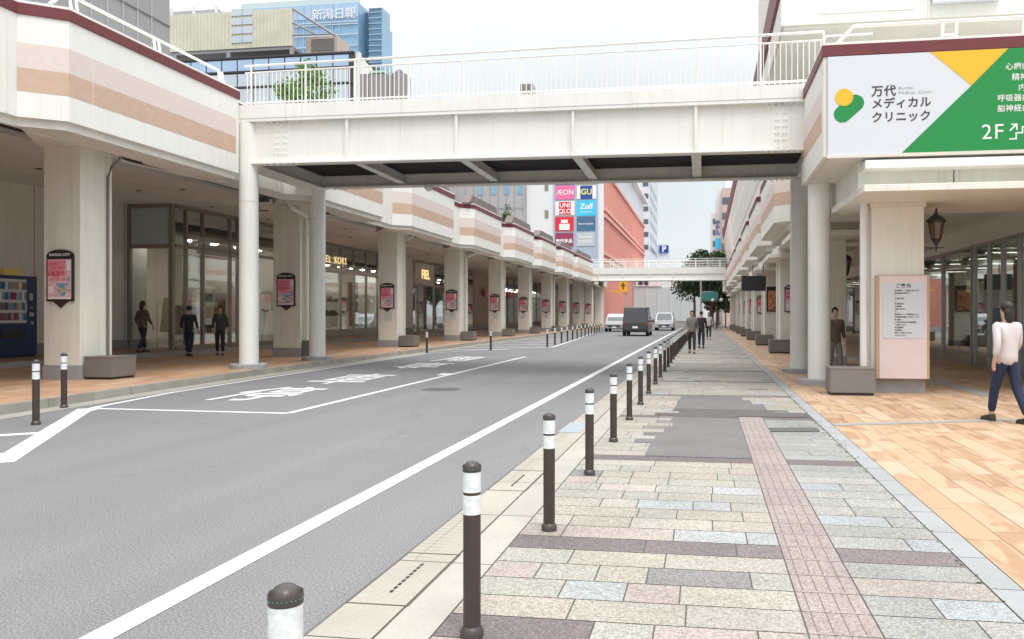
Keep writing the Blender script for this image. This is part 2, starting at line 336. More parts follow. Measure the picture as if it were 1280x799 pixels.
# ------------------------------------------------------------------ ground, road, kerbs
def struct(o): o['kind'] = 'structure'; return o
struct(MB().sheet([(-900, -300), (900, -300), (900, 1200), (-900, 1200)], -.03).build('ground', 'ground'))
KL = [(-9.6, -12), (-10.0, 0), (-10.80, 10.84), (-11.18, 15.2), (-11.42, 19.0), (-11.75, 29.8), (-12.0, 45), (-12.2, 70), (-12.4, 108)]
struct(MB().sheet([(-1.92, -12), (-1.92, 108)] + [(x, y) for x, y in KL[::-1]], 0).build('road', 'asphalt'))
struct(MB().sheet([(-40, 108), (40, 108), (40, 124), (-40, 124)], -.002).build('cross_road', 'asphalt'))
# left gutter strip and kerb
def strip(pts, a, b):      # offset a..b towards the left (-x) of a polyline
    return [(x - a, y) for x, y in pts] + [(x - b, y) for x, y in pts[::-1]]
struct(MB().sheet(strip(KL, -.42, 0), .004).build('left_gutter', 'concrete'))
k = MB()
for (xa, ya), (xb, yb) in zip(KL, KL[1:]):
    n = max(1, int((yb - ya) / .9)) if yb < 60 else 12
    for i in range(n):
        t0, t1 = i / n, (i + 1) / n - .012 / (yb - ya)
        p0 = (xa + (xb - xa) * t0, ya + (yb - ya) * t0); p1 = (xa + (xb - xa) * t1, ya + (yb - ya) * t1)
        k.hull([(p0[0] - .15, p0[1], -.02), (p0[0], p0[1], -.02), (p1[0], p1[1], -.02), (p1[0] - .15, p1[1], -.02),
                (p0[0] - .15, p0[1], ZL + .003), (p0[0] - .02, p0[1], ZL + .003), (p1[0] - .02, p1[1], ZL + .003), (p1[0] - .15, p1[1], ZL + .003)])
struct(k.build('left_kerb', 'kerb'))

# tiled sheets: one quad per paving stone, each with its own stone colour
def tiled(name, rects, z, m, kind='structure'):
    me = bpy.data.meshes.new(name); vs, fs, cs = [], [], []
    for (x0, x1, y0, y1, c) in rects:
        i = len(vs); vs += [(x0, y0, z), (x1, y0, z), (x1, y1, z), (x0, y1, z)]; fs.append((i, i + 1, i + 2, i + 3)); cs.append(c)
    me.from_pydata(vs, [], fs); ca = me.color_attributes.new('tint', 'FLOAT_COLOR', 'CORNER')
    for i, c in enumerate(cs):
        for j in range(4): ca.data[i * 4 + j].color = (*c, 1)
    me.materials.append(M[m]); o = bpy.data.objects.new(name, me); COL.objects.link(o); o['kind'] = kind; return o
struct(MB().sheet([(-1.92, -6), (1.76, -6), (1.76, 108), (-1.92, 108)], .006).build('footway_bed', 'joint'))
rects = []
BASEC = [(.375, .35, .30), (.39, .345, .30), (.37, .355, .315), (.405, .37, .325), (.36, .35, .30), (.38, .355, .30)]
DARKC = [(.175, .15, .145), (.20, .17, .165)]
GC = [(.325, .325, .30), (.355, .35, .32), (.30, .305, .28), (.34, .335, .31)]
def vary(c, a=.06): f = 1 + random.uniform(-a, a); return tuple(v * f for v in c)
g_ = .009
def pav(xa, xb, y, dark, right):
    x = xa
    while x < xb - .02:
        w = random.choice([.30, .30, .36, .45, .5, .6, .6, .78]) if not dark else random.choice([.6, .9])
        if xb - x - w < .18: w = xb - x
        q = random.random()
        if dark: c = random.choice(DARKC)
        elif right: c = random.choice(GC) if q < .84 else ((.35, .365, .37) if q < .94 else (.385, .345, .31))
        elif y > 9: c = random.choice(BASEC) if q < .90 else ((.23, .215, .21) if q < .95 else (.36, .38, .385))
        else: c = random.choice(BASEC) if q < .84 else ((.37, .38, .375) if q < .93 else ((.405, .35, .315) if q < .97 else (.24, .225, .22)))
        rects.append((x + g_ / 2, min(x + w, xb) - g_ / 2, y + g_ / 2, y + .3 - g_ / 2, vary(c))); x += w
y = -5.9 - .01
rowi = 0
while y < 107.5:
    d = abs(((y + .15 - 5.33 + 1.7) % 3.4) - 1.7) < .15
    if y > 12.2: pav(-1.30, 1.58, y, d, False)
    else:
        if abs(y + .15 - 3.85) < .15: pav(-1.30, -.55, y, True, False); pav(-.55, .49, y, False, False)
        else: pav(-1.30, .49, y, d, False)
        pav(.845, 1.58, y, d and (y > 4), True)
        rects.append((.495, .84, y + .003, y + .297, vary((.345, .29, .27), .03)))
    y += .3
rects_p = rects
tiled('footway_paving', rects_p, .010, 'paver')
# grooves of the brown tactile strip
t = MB(); y = 1.0
while y < 12.1:
    for kx in range(4): t.box(.535 + kx * .077, .541 + kx * .077, y + .02, y + .28, .009, .0115)
    y += .3
struct(t.build('tactile_paving_grooves', mat('tactile_groove', (.19, .15, .14), .9)))
# stone border strip on the right of the footway, concrete strips on its left
rects = []
y = -6
while y < 107: rects.append((1.585, 1.76, y + .004, y + .596, vary((.34, .35, .36), .06))); y += .6
o = tiled('border_strip', rects, .012, 'slab')
rects = []; y = -6
while y < 60:
    rects.append((-1.56, -1.305, y + .005, y + 1.195, vary((.415, .395, .355), .04)))
    L_ = 1.195
    rects.append((-1.90, -1.575, y + .005, y + L_, vary((.395, .37, .325), .04)))
    y += 1.2
rects.append((-1.90, -1.31, 60, 107, (.40, .375, .33)))
tiled('gutter_slabs', rects, .011, 'slab')
# fine scoring and drain slots in the gutter slabs
t = MB()
for q in range(-4, 26):
    if q % 2: continue
    y0 = q * 1.2
    for yy in range(1, 16): t.box(-1.89, -1.72, y0 + yy * .075, y0 + yy * .075 + .008, .0105, .0122)
    t.box(-1.815, -1.807, y0 + .02, y0 + 1.17, .0105, .0122)
struct(t.build('gutter_scoring', mat('score_line', (.33, .30, .26), .9)))
for i, (gy) in enumerate((4.5, 7.3)):
    t = thing('drain_cover', ['paved inspection cover with a dotted slot in the gutter beside the nearest bollards', 'paved inspection cover in the gutter just before the blue tile'][i], 'drain cover', (-1.73, gy, .012))
    f = MB().box(-.175, .175, -.46, -.452, 0, .003).box(-.175, .175, .452, .46, 0, .003).box(-.175, -.168, -.46, .46, 0, .0032).box(.168, .175, -.46, .46, 0, .0032).build('cover_seam', 'joint', t)
    s_ = MB()
    for kx in range(9): s_.box(-.008, .008, -.27 + kx * .06, -.235 + kx * .06, 0, .003)
    s_.build('slot', 'dark', t)
t = thing('drain_grate', 'blue tinted drain tile set in the pale gutter', 'drain grate', (-1.80, 10.85, .013))
MB().box(-.12, .17, -.5, .5, 0, .004).build('plate', 'bluegrate', t)
b_ = MB()
for i in range(8): b_.box(-.115, .165, -.47 + i * .125, -.455 + i * .125, .004, .0055)
b_.build('rib', 'border', t)
# asphalt repair patches in the paving
def stepped(rows, z, name, m):
    L_ = []; R_ = []
    for (ya, yb, xa, xb) in rows: L_ += [(xa, ya), (xa, yb)]; R_ += [(xb, ya), (xb, yb)]
    struct(MB().sheet(L_ + R_[::-1], z).build(name, m))
stepped([(8.77, 9.68, -.66, .485), (9.68, 9.98, -.86, .485), (9.98, 10.28, -.63, .485), (10.28, 10.58, -.80, .485), (10.58, 11.18, -.55, .485), (11.18, 11.78, -.46, .485), (11.78, 12.2, -.50, .485)], .0145, 'asphalt_patch', 'patch')
stepped([(13.28, 14.18, -.50, .99), (14.18, 14.78, -.50, .80), (14.78, 15.38, -.46, .66)], .0145, 'asphalt_patch', 'patch')
stepped([(12.2, 12.38, -.48, .485), (12.38, 12.68, -.78, 1.575), (12.68, 12.98, -.42, 1.575), (12.98, 13.28, -.52, 1.3)], .0175, 'dark_asphalt_patch', 'patchdark')
struct(MB().sheet([gp(*q) for q in [(961, 536), (1021, 536), (1026, 541), (964, 541)]], .0175).build('cover_strip', 'patchdark'))
# weeds along the border joint
wd = MB()
for i in range(230):
    y = random.choice([random.uniform(8, 17), random.uniform(9, 12.5), random.uniform(4, 30)]); x = 1.585 + random.gauss(-.01, .025); h = random.uniform(.006, .02); a = random.uniform(0, 6.3)
    dx, dy = math.cos(a) * .012, math.sin(a) * .02
    wd.bm.faces.new([wd.bm.verts.new(p) for p in ((x - dx, y - dy, .01), (x + dx, y + dy, .01), (x + dx * .3 + random.uniform(-.02, .02), y + dy, .01 + h))])
tag(wd.build('weeds', 'weed', fix=False), 'small green weeds growing in the joint beside the grey border stones', 'weeds', kind='stuff')
for (px, py) in ((977, 517),):
    x, y = gp(px, py); tag(MB().lathe([(.13, 0), (.13, .004)], 20).build('valve_cover', 'boxgrey', loc=(x, y, .0178)), 'small round valve cover in the dark asphalt patch on the footway', 'cover')
x, y = gp(551.5, 487)
t = thing('manhole_cover', 'round iron manhole cover in the middle of the road', 'manhole cover', (x, y, .001))
MB().lathe([(.42, 0), (.42, .004)], 32).build('rim', 'asphalt', t); l = MB().lathe([(.37, .003), (.37, .0075)], 32)
for i in range(-5, 6): l.box(i * .06 - .008, i * .06 + .008, -.27, .27, .0075, .011)
l.build('lid', 'iron', t)

# ------------------------------------------------------------------ road markings
RM = MB()
def quad(a, b, w0, w1=None, z=.005):
    w1 = w1 or w0; a, b = Vector(a), Vector(b); d = (b - a).normalized(); n = Vector((-d.y, d.x))
    return [a + n * w0 / 2, a - n * w0 / 2, b - n * w1 / 2, b + n * w1 / 2]
def ln(mb, pts, w, z=.004):
    for i, (a, b) in enumerate(zip(pts, pts[1:])): mb.sheet([tuple(q) for q in quad(a, b, w)], z + .0008 * (i % 2))
struct(MB().sheet([(-2.95, -10), (-2.79, -10), (-2.84, 34.8), (-2.84, 100), (-3.0, 100), (-3.0, 34.8)], .004).build('road_edge_line', 'line'))
m_ = MB()
ln(m_, [gp(0, 579), gp(108, 511)], .25); m_.sheet([gp(106, 512), gp(122, 508.5), gp(128, 510.5), gp(112, 515)], .0052)
struct(m_.build('road_hatch_border', 'line'))
m_ = MB(); ln(m_, [gp(-60, 548), gp(57, 541)], .20, .0025); ln(m_, [gp(-60, 574), gp(28, 566)], .20, .0025); struct(m_.build('road_hatching_line', 'line'))
m_ = MB(); ln(m_, [gp(112, 510.8), gp(360, 517), gp(657, 446)], .13)
m_.sheet([gp(545, 469.5), gp(552, 467), gp(572, 467), gp(566, 468.8)], .0065); struct(m_.build('loading_bay_line', 'line'))
m_ = MB(); ln(m_, [gp(115, 510.5), gp(210, 492), gp(330, 473), gp(533, 442), gp(600, 438), gp(690, 434.5), gp(722, 424), gp(742, 416)], .13, .0066)
struct(m_.build('bay_kerb_line', 'line'))
m_ = MB()
for i in range(9):
    y = 35.6 + i * 3.0; x0 = -11.5; x1 = [-8.9, -7.4, -7.8, -8.1, -8.5, -8.9, -9.3, -9.7, -10.0][i]
    m_.sheet([(x0, y - 1.2), (x0, y - .75), (x1, y + .45), (x1, y)], .0048)
struct(m_.build('hatched_zone', 'oldline'))
for ch, y0, y1, x0, x1 in (('停', 13.1, 15.8, -9.25, -7.85), ('車', 16.7, 19.7, -9.25, -7.85), ('専', 21.8, 24.8, -9.3, -7.95), ('用', 25.8, 28.8, -9.3, -8.0)):
    o = text('road_lettering', ch, 1.0, ((x0 + x1) / 2, (y0 + y1) / 2 + .1, .0055), 'line', rot=(0, 0, 0), bold=.013, sx=(x1 - x0) / .93, sy=(y1 - y0) / .93, depth=0)
    struct(o)

# ------------------------------------------------------------------ arcade floors
PALE = [(.525, .365, .24), (.545, .385, .265), (.505, .345, .22), (.53, .365, .24), (.48, .32, .20), (.56, .41, .29)]
def tilefloor(xa, xb, ya, yb, W=.30, gap=.005, pal=PALE, skew=.0):
    r = []; x = xa
    while x < xb - .01:
        x2 = min(x + W, xb); y = ya - random.uniform(0, .8)
        while y < yb:
            L_ = random.choice([.6, .9, .9, 1.2]); y2 = min(y + L_, yb); a = max(y, ya)
            if y2 - a > .05: r.append((x + gap / 2, x2 - gap / 2, a + gap / 2, y2 - gap / 2, vary(random.choice(pal), .03)))
            y += L_
        x = x2
    return r
struct(MB().sheet([(1.76, -6), (20, -6), (20, 108), (1.76, 108)], .004).build('right_arcade_bed', 'tilejoint'))
tiled('right_arcade_floor', tilefloor(1.765, 8.2, -4, 60, .25) + tilefloor(1.765, 8.2, 60, 107, .6), .012, 'tile')
struct(MB().sheet([(1.77, 11.55), (4.3, 12.45), (8.2, 13.3), (8.2, 13.5), (4.3, 12.65), (1.77, 11.75)], .0165).build('floor_band', 'border'))
struct(MB().sheet([(5.2, 16.2), (5.55, 16.2), (5.55, 60), (5.2, 60)], .0165).build('floor_band_inner', 'border'))
struct(MB().prism([(x - .15, y) for x, y in KL] + [(-18.5, 108), (-18.5, -12)], -.02, ZL - .004).build('left_arcade_base', 'tilejoint'))
rr = []
for (x0, x1, y0, y1, c) in tilefloor(-18.5, -10.0, -4, 107, .30, pal=[(.53, .33, .21), (.55, .37, .24), (.50, .31, .19), (.56, .41, .29), (.48, .31, .20)]):
    for (xa, ya), (xb, yb) in zip(KL, KL[1:]):
        if ya <= (y0 + y1) / 2 <= yb:
            xm = xa + (xb - xa) * ((y0 + y1) / 2 - ya) / (yb - ya) - .15
            if x0 < xm - .02: rr.append((x0, min(x1, xm), y0, y1, c))
            break
tiled('left_arcade_floor', rr, ZL, 'tile')
struct(MB().box(-32, -18.5, -12, 108, -.02, ZI - .004).build('inner_step', 'grey'))
rr = tilefloor(-21.4, -18.52, -4, 107, .30, pal=[(.36, .24, .15), (.40, .27, .18), (.32, .21, .14)])
tiled('left_inner_floor', rr, ZI, 'tile')

# ------------------------------------------------------------------ left arcade building
ARC = thing('arcade_building', 'long cream shopping arcade with striped bays on the left side of the street', 'building', (-13.5, 15.6, 0))
def AC(o):   # keep world coordinates under the thing
    o.parent = ARC; o.matrix_parent_inverse = Matrix.Translation((13.5, -15.6, 0)); return o
XP = -13.5
YP = [6.2, 15.6, 25.2, 33.8, 42.9, 52.1, 60.6, 69.5, 77.8, 86.5, 95.3, 104]
AC(MB().box(-13.37, -12.98, -6, 107, 5.9, 6.6).build('edge_beam', 'soffit'))
for yp in YP: AC(MB().prism([(-14.45, yp - .1), (-14.45, yp + 1.0), (-13.3, yp + 1.3), (-12.9, yp + 1.3), (-12.9, yp - 2.2), (-13.3, yp - 1.8)], 5.25, 5.95).build('bracket', 'soffit', bevel=.02))
AC(MB().box(-32, -15.8, -6, 107, 5.7, 6.6).build('ceiling', 'ceiling'))
AC(MB().box(-15.8, -13.38, -6, 107, 5.95, 6.6).build('ceiling_recess', 'slot'))
lv = MB()
for i in range(9): lv.box(-15.7 + i * .27, -15.64 + i * .27, -6, 107, 5.80, 5.9)
AC(lv.build('recess_louvre', 'slot'))
AC(MB().box(-30, -12.98, -6, 107, 6.61, 7.0).build('roof_deck', 'concrete'))
seam = MB()
for y in (4, 12, 20, 28, 36, 44, 52, 60, 70, 80, 90): seam.box(-21.3, -15.85, y, y + .03, 5.692, 5.70)
for x in (-17.6, -19.5): seam.box(x, x + .03, -6, 107, 5.690, 5.70)
AC(seam.build('ceiling_seam', 'soffit'))
dl = MB()
for y in range(8, 100, 4):
    for x in (-17.0, -18.6): dl.lathe([(.09, 5.68), (.09, 5.705)], 12, (x, y))
[AC(o) for o in split_build(dl, 'downlight', 'slot')]
# fascia bays
def off(pts, d):      # push a street-side polyline outward (towards +x for left, given sign)
    out = []
    for i, p in enumerate(pts):
        n = Vector((0, 0))
        for a, b in ((i - 1, i), (i, i + 1)):
            if 0 <= a and b < len(pts):
                v = (Vector(pts[b]) - Vector(pts[a])).normalized(); n += Vector((v.y, -v.x))
        n.normalize(); out.append((p[0] + n.x * d, p[1] + n.y * d))
    return out
XO, XR_ = -12.1, -12.75
prev = -6.0
for i, yp in enumerate(YP[:9]):
    e = yp + 3.75 if i < 8 else 86
    ys = yp - 2.4
    core = [(XR_, prev), (XR_, ys), (XO, ys + .5), (XO, e)]
    nm = AC(MB().prism(core + [(-12.97, e), (-12.97, prev)], 5.28, 7.21).build('fascia_bay', 'creamwhite'))
    def sub(o):
        o.parent = nm; o.matrix_parent_inverse = Matrix.Identity(4); return o
    q = off(core, .035); q[0] = (q[0][0], prev + .002); q[-1] = (q[-1][0], e + .03)
    sub(MB().prism(q + [(-13.38, e + .03), (-13.38, prev + .002)], 7.21, 7.42).build('coping', 'maroon', bevel=.008))
    q = off(core, .02); sub(MB().prism(q + [(-13.36, e), (-13.36, prev + .004)], 7.423, 7.47).build('coping_cap', 'creamwhite'))
    s_ = [(XR_ + .1 * 0 + .0, ys), (XO, ys + .5), (XO, e - .12)]
    for z0, z1, m in ((6.2, 6.68, 'pink'), (5.77, 6.2, 'tan')):
        if z0 > 6: z0 += .002
        sub(MB().prism(off(s_, .006) + off(s_, -.02)[::-1], z0, z1).build('stripe', m))
    gr = MB()
    n = 5
    for j in range(n):
        yy = prev + (ys - prev) * (j + .6) / n; gr.box(XR_ - .01, XR_ + .012, yy, yy + .05, 5.3, 7.19)
    for yy in (ys + 1.1, e - .02): gr.box(XO - .01, XO + .007, yy, yy + .012, 5.3, 7.19)
    sub(gr.build('rib', 'cream'))
    q = off(core, -.10); sub(MB().prism(q + [(-12.95, e - .01), (-12.95, prev + .006)], 5.12, 5.28).build('cornice', 'soffit'))
    # low rail on the coping
    rl = MB(); a0, a1 = ys + .8, e - .5
    rl.tube([(XO - .25, a0 - .5, 7.47), (XO - .25, a0 - .1, 7.84), (XO - .25, a1, 7.84), (XO - .25, a1 + .35, 7.5)], .035, 8)
    m = max(2, int((a1 - a0) / 2.2))
    for j in range(m + 1):
        yy = a0 + (a1 - a0) * j / m
        for d in (0, .16): rl.tube([(XO - .2, yy + d, 7.47), (XO - .25, yy + d, 7.84)], .028, 6)
    if i < 2: sub(rl.build('rail', 'creamwhite', smooth=True))
    else:   # planting trough covers along the edge of the deck
        rl.bm.free(); pl = MB(); pl.xprism([(ys, 7.47), (e - .3, 7.47), (e - .8, 7.95), (ys + .6, 7.95)], XO - .6, XO - .12); sub(pl.build('planter_cover', mat('planter_cover_grey', (.20, .17, .165), .8, noise=.2, scale=3) if i == 2 else 'PC', bevel=.03) if False else pl.build('planter_cover', 'PC' if 'PC' in M else M.setdefault('PC', mat('planter_cover_grey', (.20, .17, .165), .8, noise=.2, scale=3)), bevel=.03))
    prev = e
# pillars, plinths, drainpipes
for i, yp in enumerate(YP):
    w, d = (.9, .95) if i != 2 else (.98, .75)
    p = AC(MB().box(XP - w, XP, yp, yp + d, ZL + .3, 5.252).build('pillar', 'pillar', bevel=.012))
    def sub(o): o.parent = p; return o
    sub(MB().box(XP - w - .02, XP + .02, yp - .02, yp + d + .02, ZL - .01, ZL + .298).build('plinth', 'grey', bevel=.008))
    gr = MB().box(XP - .002, XP + .006, yp + d * .62, yp + d * .62 + .012, ZL + .32, 5.2).box(XP - .002, XP + .03, yp + d * .74, yp + d * .74 + .02, ZL + .32, 5.2)
    sub(gr.build('joint_strip', 'soffit'))
    if i == 2:
        x, y = XP + .12, yp + .22
        sub(MB().tube([(x, y, ZL + .5), (x, y, 4.75), (x, y - .1, 4.9), (x, y - 1.1, 5.1), (x, y - 1.2, 5.2), (x, y - 1.25, 5.6)], .085, 10).build('drainpipe', 'cream', smooth=True))
    elif i in (4, 7, 9):
        x, y = XP + .12, yp + d - .12
        sub(MB().tube([(x, y, ZL + .5), (x, y, 4.75), (x + .03, y - .05, 4.85), (x + .65, y - .35, 5.0), (x + .72, y - .4, 5.12)], .075, 10).build('drainpipe', 'cream', smooth=True))
        c = MB()
        for z in (1.6, 3.0, 4.3): c.lathe([(.088, z), (.088, z + .05)], 12, (x, y))
        [sub(o) for o in split_build(c, 'pipe_clamp', 'steel')]
    else:
        x, y = XP + .05, yp + d * .8
        sub(MB().tube([(x, y, ZL + .5), (x, y, 4.7), (x + .1, y, 4.95), (x + .55, y - .2, 5.15)], .03, 8).build('drainpipe', 'cream' if i != 1 else 'boxgrey', smooth=True))
ld = MB()
for i in range(1, 11):
    yy = YP[i]; ld.tube([(-12.9, yy - 2.0, 5.1), (-13.1, yy - .3, 5.17), (-13.3, yy + 1.2, 5.12), (-13.2, yy + 4, 5.17)], .022, 6)
    ld.tube([(-13.2, yy + 1.6, 5.2), (-13.2, yy + 5.5, 5.2)], .045, 8)
AC(ld.build('cable_run', 'soffit'))
# inner wall and shopfronts
XW = -21.35
def wallrun(y0, y1, m='cream', name='wall_panel'):
    AC(MB().box(XW - .2, XW, y0, y1, ZI + .35, 5.7).build(name, m)); AC(MB().box(XW - .2, XW + .03, y0, y1, ZI - .01, ZI + .35).build('skirting', 'grey'))
    s_ = MB(); y = y0 + .4
    while y < y1 - .2: s_.box(XW - .01, XW + .004, y, y + .02, ZI + .36, 5.69); y += 1.35
    AC(s_.build('wall_joint', 'slot'))
wallrun(-6, 28.0)
def shopfront(X, y0, y1, mull, h0, trans, ztop=5.7, glassm='glass', frame='bronze', depth=5, inner='shopwall', back='shopwall', zl=ZI, lamps=True, open0=False):
    """glazed front in the plane x=X facing the street, room behind it"""
    sf = AC(MB().box(X - .06, X + .06, y0, y1, ztop - .14, ztop + .0).box(X - .05, X + .05, y0, y1, zl, zl + h0).box(X - .05, X + .05, y0, y1, trans, trans + .12).build('shopfront', frame))
    def sub(o): o.parent = sf; return o
    mm = MB()
    for y in mull: mm.box(X - .07, X + .07, y - .045, y + .045, zl, ztop - .14)
    sub(mm.build('mullion', frame))
    sub(MB().box(X - .012, X, y0, y1, zl + h0, ztop - .14).build('pane', glassm))
    room = MB().box(X - depth, X - depth + .1, y0, y1, zl, ztop); AC(room.build('shop_back_wall', back))
    if not open0: AC(MB().box(X - depth, X - .2, y0 - .1, y0, zl, ztop).build('shop_side_wall', inner))
    AC(MB().box(X - depth, X - .0, y1 - .1, y1, zl, ztop).build('shop_side_wall', inner))
    AC(MB().box(X - depth, X - .1, y0, y1, zl, zl + .01).build('shop_floor', 'shopfloor'))
    if lamps:
        l = MB()
        yy = y0 + .8
        while yy < y1:
            for xx in (X - 1.2, X - 3): l.lathe([(.11, ztop - 1.15), (.11, ztop - 1.12)], 10, (xx, yy))
            yy += 1.7
        [AC(o) for o in split_build(l, 'shop_lamp', 'lit')]; AC(MB().box(X - depth + .1, X - .25, y0 + .02, y1 - .02, ztop - 1.1, ztop - 1.0).build('shop_ceiling', 'ceiling'))
    return sf
# glass corner entrance between the first two pillars
XG = -19.5
ye = 27.0
AC(MB().box(XW, XG, ye - .05, ye + .05, 5.56, 5.7).box(XW, XG, ye - .05, ye + .05, 4.05, 4.2).box(XW, XW + .12, ye - .07, ye + .07, ZI, 5.6).box(XG - .14, XG + .02, ye - .08, ye + .08, ZI, 5.69).build('entrance_end_frame', 'bronze'))
AC(MB().box(XW + .1, XG - .1, ye - .006, ye + .006, ZI, 4.05).build('entrance_end_pane', 'glass'))
AC(MB().box(XW + .12, XG - .14, ye - .01, ye + .02, 4.2, 5.56).build('entrance_end_panel', 'greysign'))
shopfront(XG, 27.1, 35.9, [onx(q, XG) for q in (232, 253, 287, 297)] + [35.7], .12, 4.1, depth=6, open0=True)
AC(MB().box(XG + .0, XG + .03, 28.4, 31.2, 3.95, 4.35).build('entrance_reflective_band', 'alu'))
text('shop_name', 'FURUKO', .28, (XG + .03, 30.0, 2.35), 'alu', ARC, FACE_X, bold=.008).matrix_parent_inverse = Matrix.Translation((13.5, -15.6, 0))
# bright boutique with lit letters
shopfront(XW, 36.0, 54.5, [38.2, 40.3, 42.2, 44.6, 46.4, 48.2, 50.0, 52.4], .45, 4.05, depth=5, frame='alu')
text('shop_lettering', 'KORS', .56, (XW + .16, onx(430, XW), 4.75), 'goldlit', ARC, FACE_X, bold=.006, space=1.2, align='RIGHT').matrix_parent_inverse = Matrix.Translation((13.5, -15.6, 0))
text('shop_lettering', 'MICHAEL', .56, (XW + .16, onx(430, XW) - 2.05, 4.75), 'goldlit', ARC, FACE_X, bold=.006, space=1.2, align='RIGHT').matrix_parent_inverse = Matrix.Translation((13.5, -15.6, 0))
AC(MB().box(XW + .02, XW + .2, 36.1, 54.0, 4.05, 4.28).build('shop_light_band', 'white'))
shp = MB()
for z in (1.5, 2.4): shp.box(XW - 1.6, XW - 1.2, 37.5, 49, z, z + .05)
AC(shp.build('display_shelf', 'wood'))
gd = MB()
for i in range(38):
    y = 37.8 + i * .28; z = random.choice((1.55, 2.45)); gd.box(XW - 1.5, XW - 1.25, y, y + random.uniform(.12, .22), z, z + random.uniform(.15, .35))
[AC(o) for o in split_build(gd, 'handbag', 'clBrown')]
AC(MB().box(XW - .3, XW - .22, 46.0, 47.5, .9, 3.6).build('fashion_banner', mat('banner_print', (.62, .30, .15), .6, noise=.6, scale=2.2)))
wallrun(54.5, 56.5)
sf = AC(MB().box(XW, XW + .12, 56.6, 60.8, 3.9, 5.5).build('sign_panel', 'soffit'))
text('shop_lettering', 'FIEL', .95, (XW + .15, 58.8, 4.65), 'goldlit', ARC, FACE_X, bold=.015, space=1.1).matrix_parent_inverse = Matrix.Translation((13.5, -15.6, 0))
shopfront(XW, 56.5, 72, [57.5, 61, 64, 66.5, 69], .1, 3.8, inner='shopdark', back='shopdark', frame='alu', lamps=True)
wallrun(72, 80, 'beige', 'brick_wall_panel')
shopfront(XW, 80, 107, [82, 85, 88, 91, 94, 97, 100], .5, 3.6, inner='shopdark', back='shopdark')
ds = MB()
for y in (64, 74.5, 84, 92): ds.box(XW + .3, XW + .5, y, y + 2.2, 3.4, 4.1)
[AC(o) for o in split_build(ds, 'hanging_shop_sign', 'posterhot')]
AC(MB().box(-32, -13.5, 107, 107.3, 0, 6.6).build('end_wall', 'cream'))
AC(MB().box(-32, -14.0, -6.3, -6, 0, 6.6).build('end_wall', 'cream'))

# ------------------------------------------------------------------ footbridge
BR = thing('footbridge', 'cream steel footbridge with white railings crossing close overhead', 'footbridge', (0, 0, 0))
FA, FB_ = Vector((-12.02, 19.45)), Vector((2.62, 18.28)); BA, BB = Vector((-12.1, 23.75)), Vector((2.62, 22.2))
def T(px): # parameter along the front face for a picture column
    lo, hi = 0.0, 1.0
    for _ in range(40):
        m = (lo + hi) / 2; q = FA.lerp(FB_, m); zc = -q.x * SP + q.y * CP; p = CX + F * (q.x * CP + q.y * SP) / zc
        if p < px: lo = m
        else: hi = m
    return lo
def hz(z, t): return z + (1 - t) * 0.0
LV = {'bot': (5.53, 5.22), 'web': (6.64, 6.30), 'fl': (6.72, 6.38), 'deck': (7.08, 6.68), 'rb': (7.16, 6.78), 'mid': (7.95, 7.66), 'rail': (8.13, 7.85), 'under': (5.95, 5.66)}
def lvl(kx, t, dz=0): a, b = LV[kx]; return a + (b - a) * t + dz
def bpt(t, s, z): p = FA.lerp(FB_, t).lerp(BA.lerp(BB, t), s); return (p.x, p.y, z)
def bar(mb, t0, t1, s0, s1, za, zb, da=0, db=0):
    pts = []
    for kx, dz in ((za, da), (zb, db)):
        for t_, s_ in ((t0, s0), (t1, s0), (t1, s1), (t0, s1)): pts.append(bpt(t_, s_, lvl(kx, t_, dz)))
    mb.hull(pts)
u = 1 / 4.1
for s0, nm in ((0, 'girder'), (1, 'girder')):
    m_ = MB(); sg = 1 if s0 == 0 else -1
    bar(m_, -.005, 1, s0 + sg * .12 * u, s0 + sg * .15 * u, 'bot', 'web', .03)
    bar(m_, -.005, 1, s0 + sg * .0 * u, s0 + sg * .32 * u, 'bot', 'bot', 0, .035)
    bar(m_, -.005, 1, s0 - sg * .02 * u, s0 + sg * .3 * u, 'web', 'fl', .0)
    G = m_.build(nm, 'steel', BR)
    st = MB()
    for px in (433, 570, 716, 870):
        t_ = T(px); bar(st, t_ - .0022, t_ + .0022, s0 + sg * .01 * u, s0 + sg * .118 * u, 'bot', 'web', .036)
    split_build(st, 'stiffener', 'steel', G)
    bo = MB()
    for px in (350, 978):
        for ix in (-8, -4.5, 2, 5.5):
            t_ = T(px + ix)
            for j in range(7):
                z = lvl('bot', t_, .12 + j * .15); a = bpt(t_, s0 + sg * .078 * u, z); b = bpt(t_, s0 + sg * .106 * u, z); bo.tube([a, b], .017, 6)
    split_build(bo, 'bolt', 'steel', G); pl = MB()
    for px in (350, 978): bar(pl, T(px - 12), T(px + 10), s0 + sg * .105 * u, s0 + sg * .119 * u, 'bot', 'web', .06, -.04)
    split_build(pl, 'splice_plate', 'steel', G)
    bo = MB()
    for px in (350, 978):
        for ix in range(-20, 21, 8):
            t_ = T(px + ix)
            for s_, k_ in ((.05, 'web'), (.09, 'web')):
                a = bpt(t_, s0 + sg * s_ * u, lvl(k_, t_, -.05)); b = bpt(t_, s0 + sg * s_ * u, lvl(k_, t_, 0)); bo.tube([a, b], .022, 6)
                a = bpt(t_, s0 + sg * s_ * u, lvl('bot', t_, -.04)); b = bpt(t_, s0 + sg * s_ * u, lvl('bot', t_, 0)); bo.tube([a, b], .022, 6)
    split_build(bo, 'flange_bolt', 'steel', G)
m_ = MB(); bar(m_, -.01, 1.0, -.03 * u, 1 + .03 * u, 'fl', 'deck', .003); D_ = m_.build('deck', 'steel', BR)
m_ = MB()
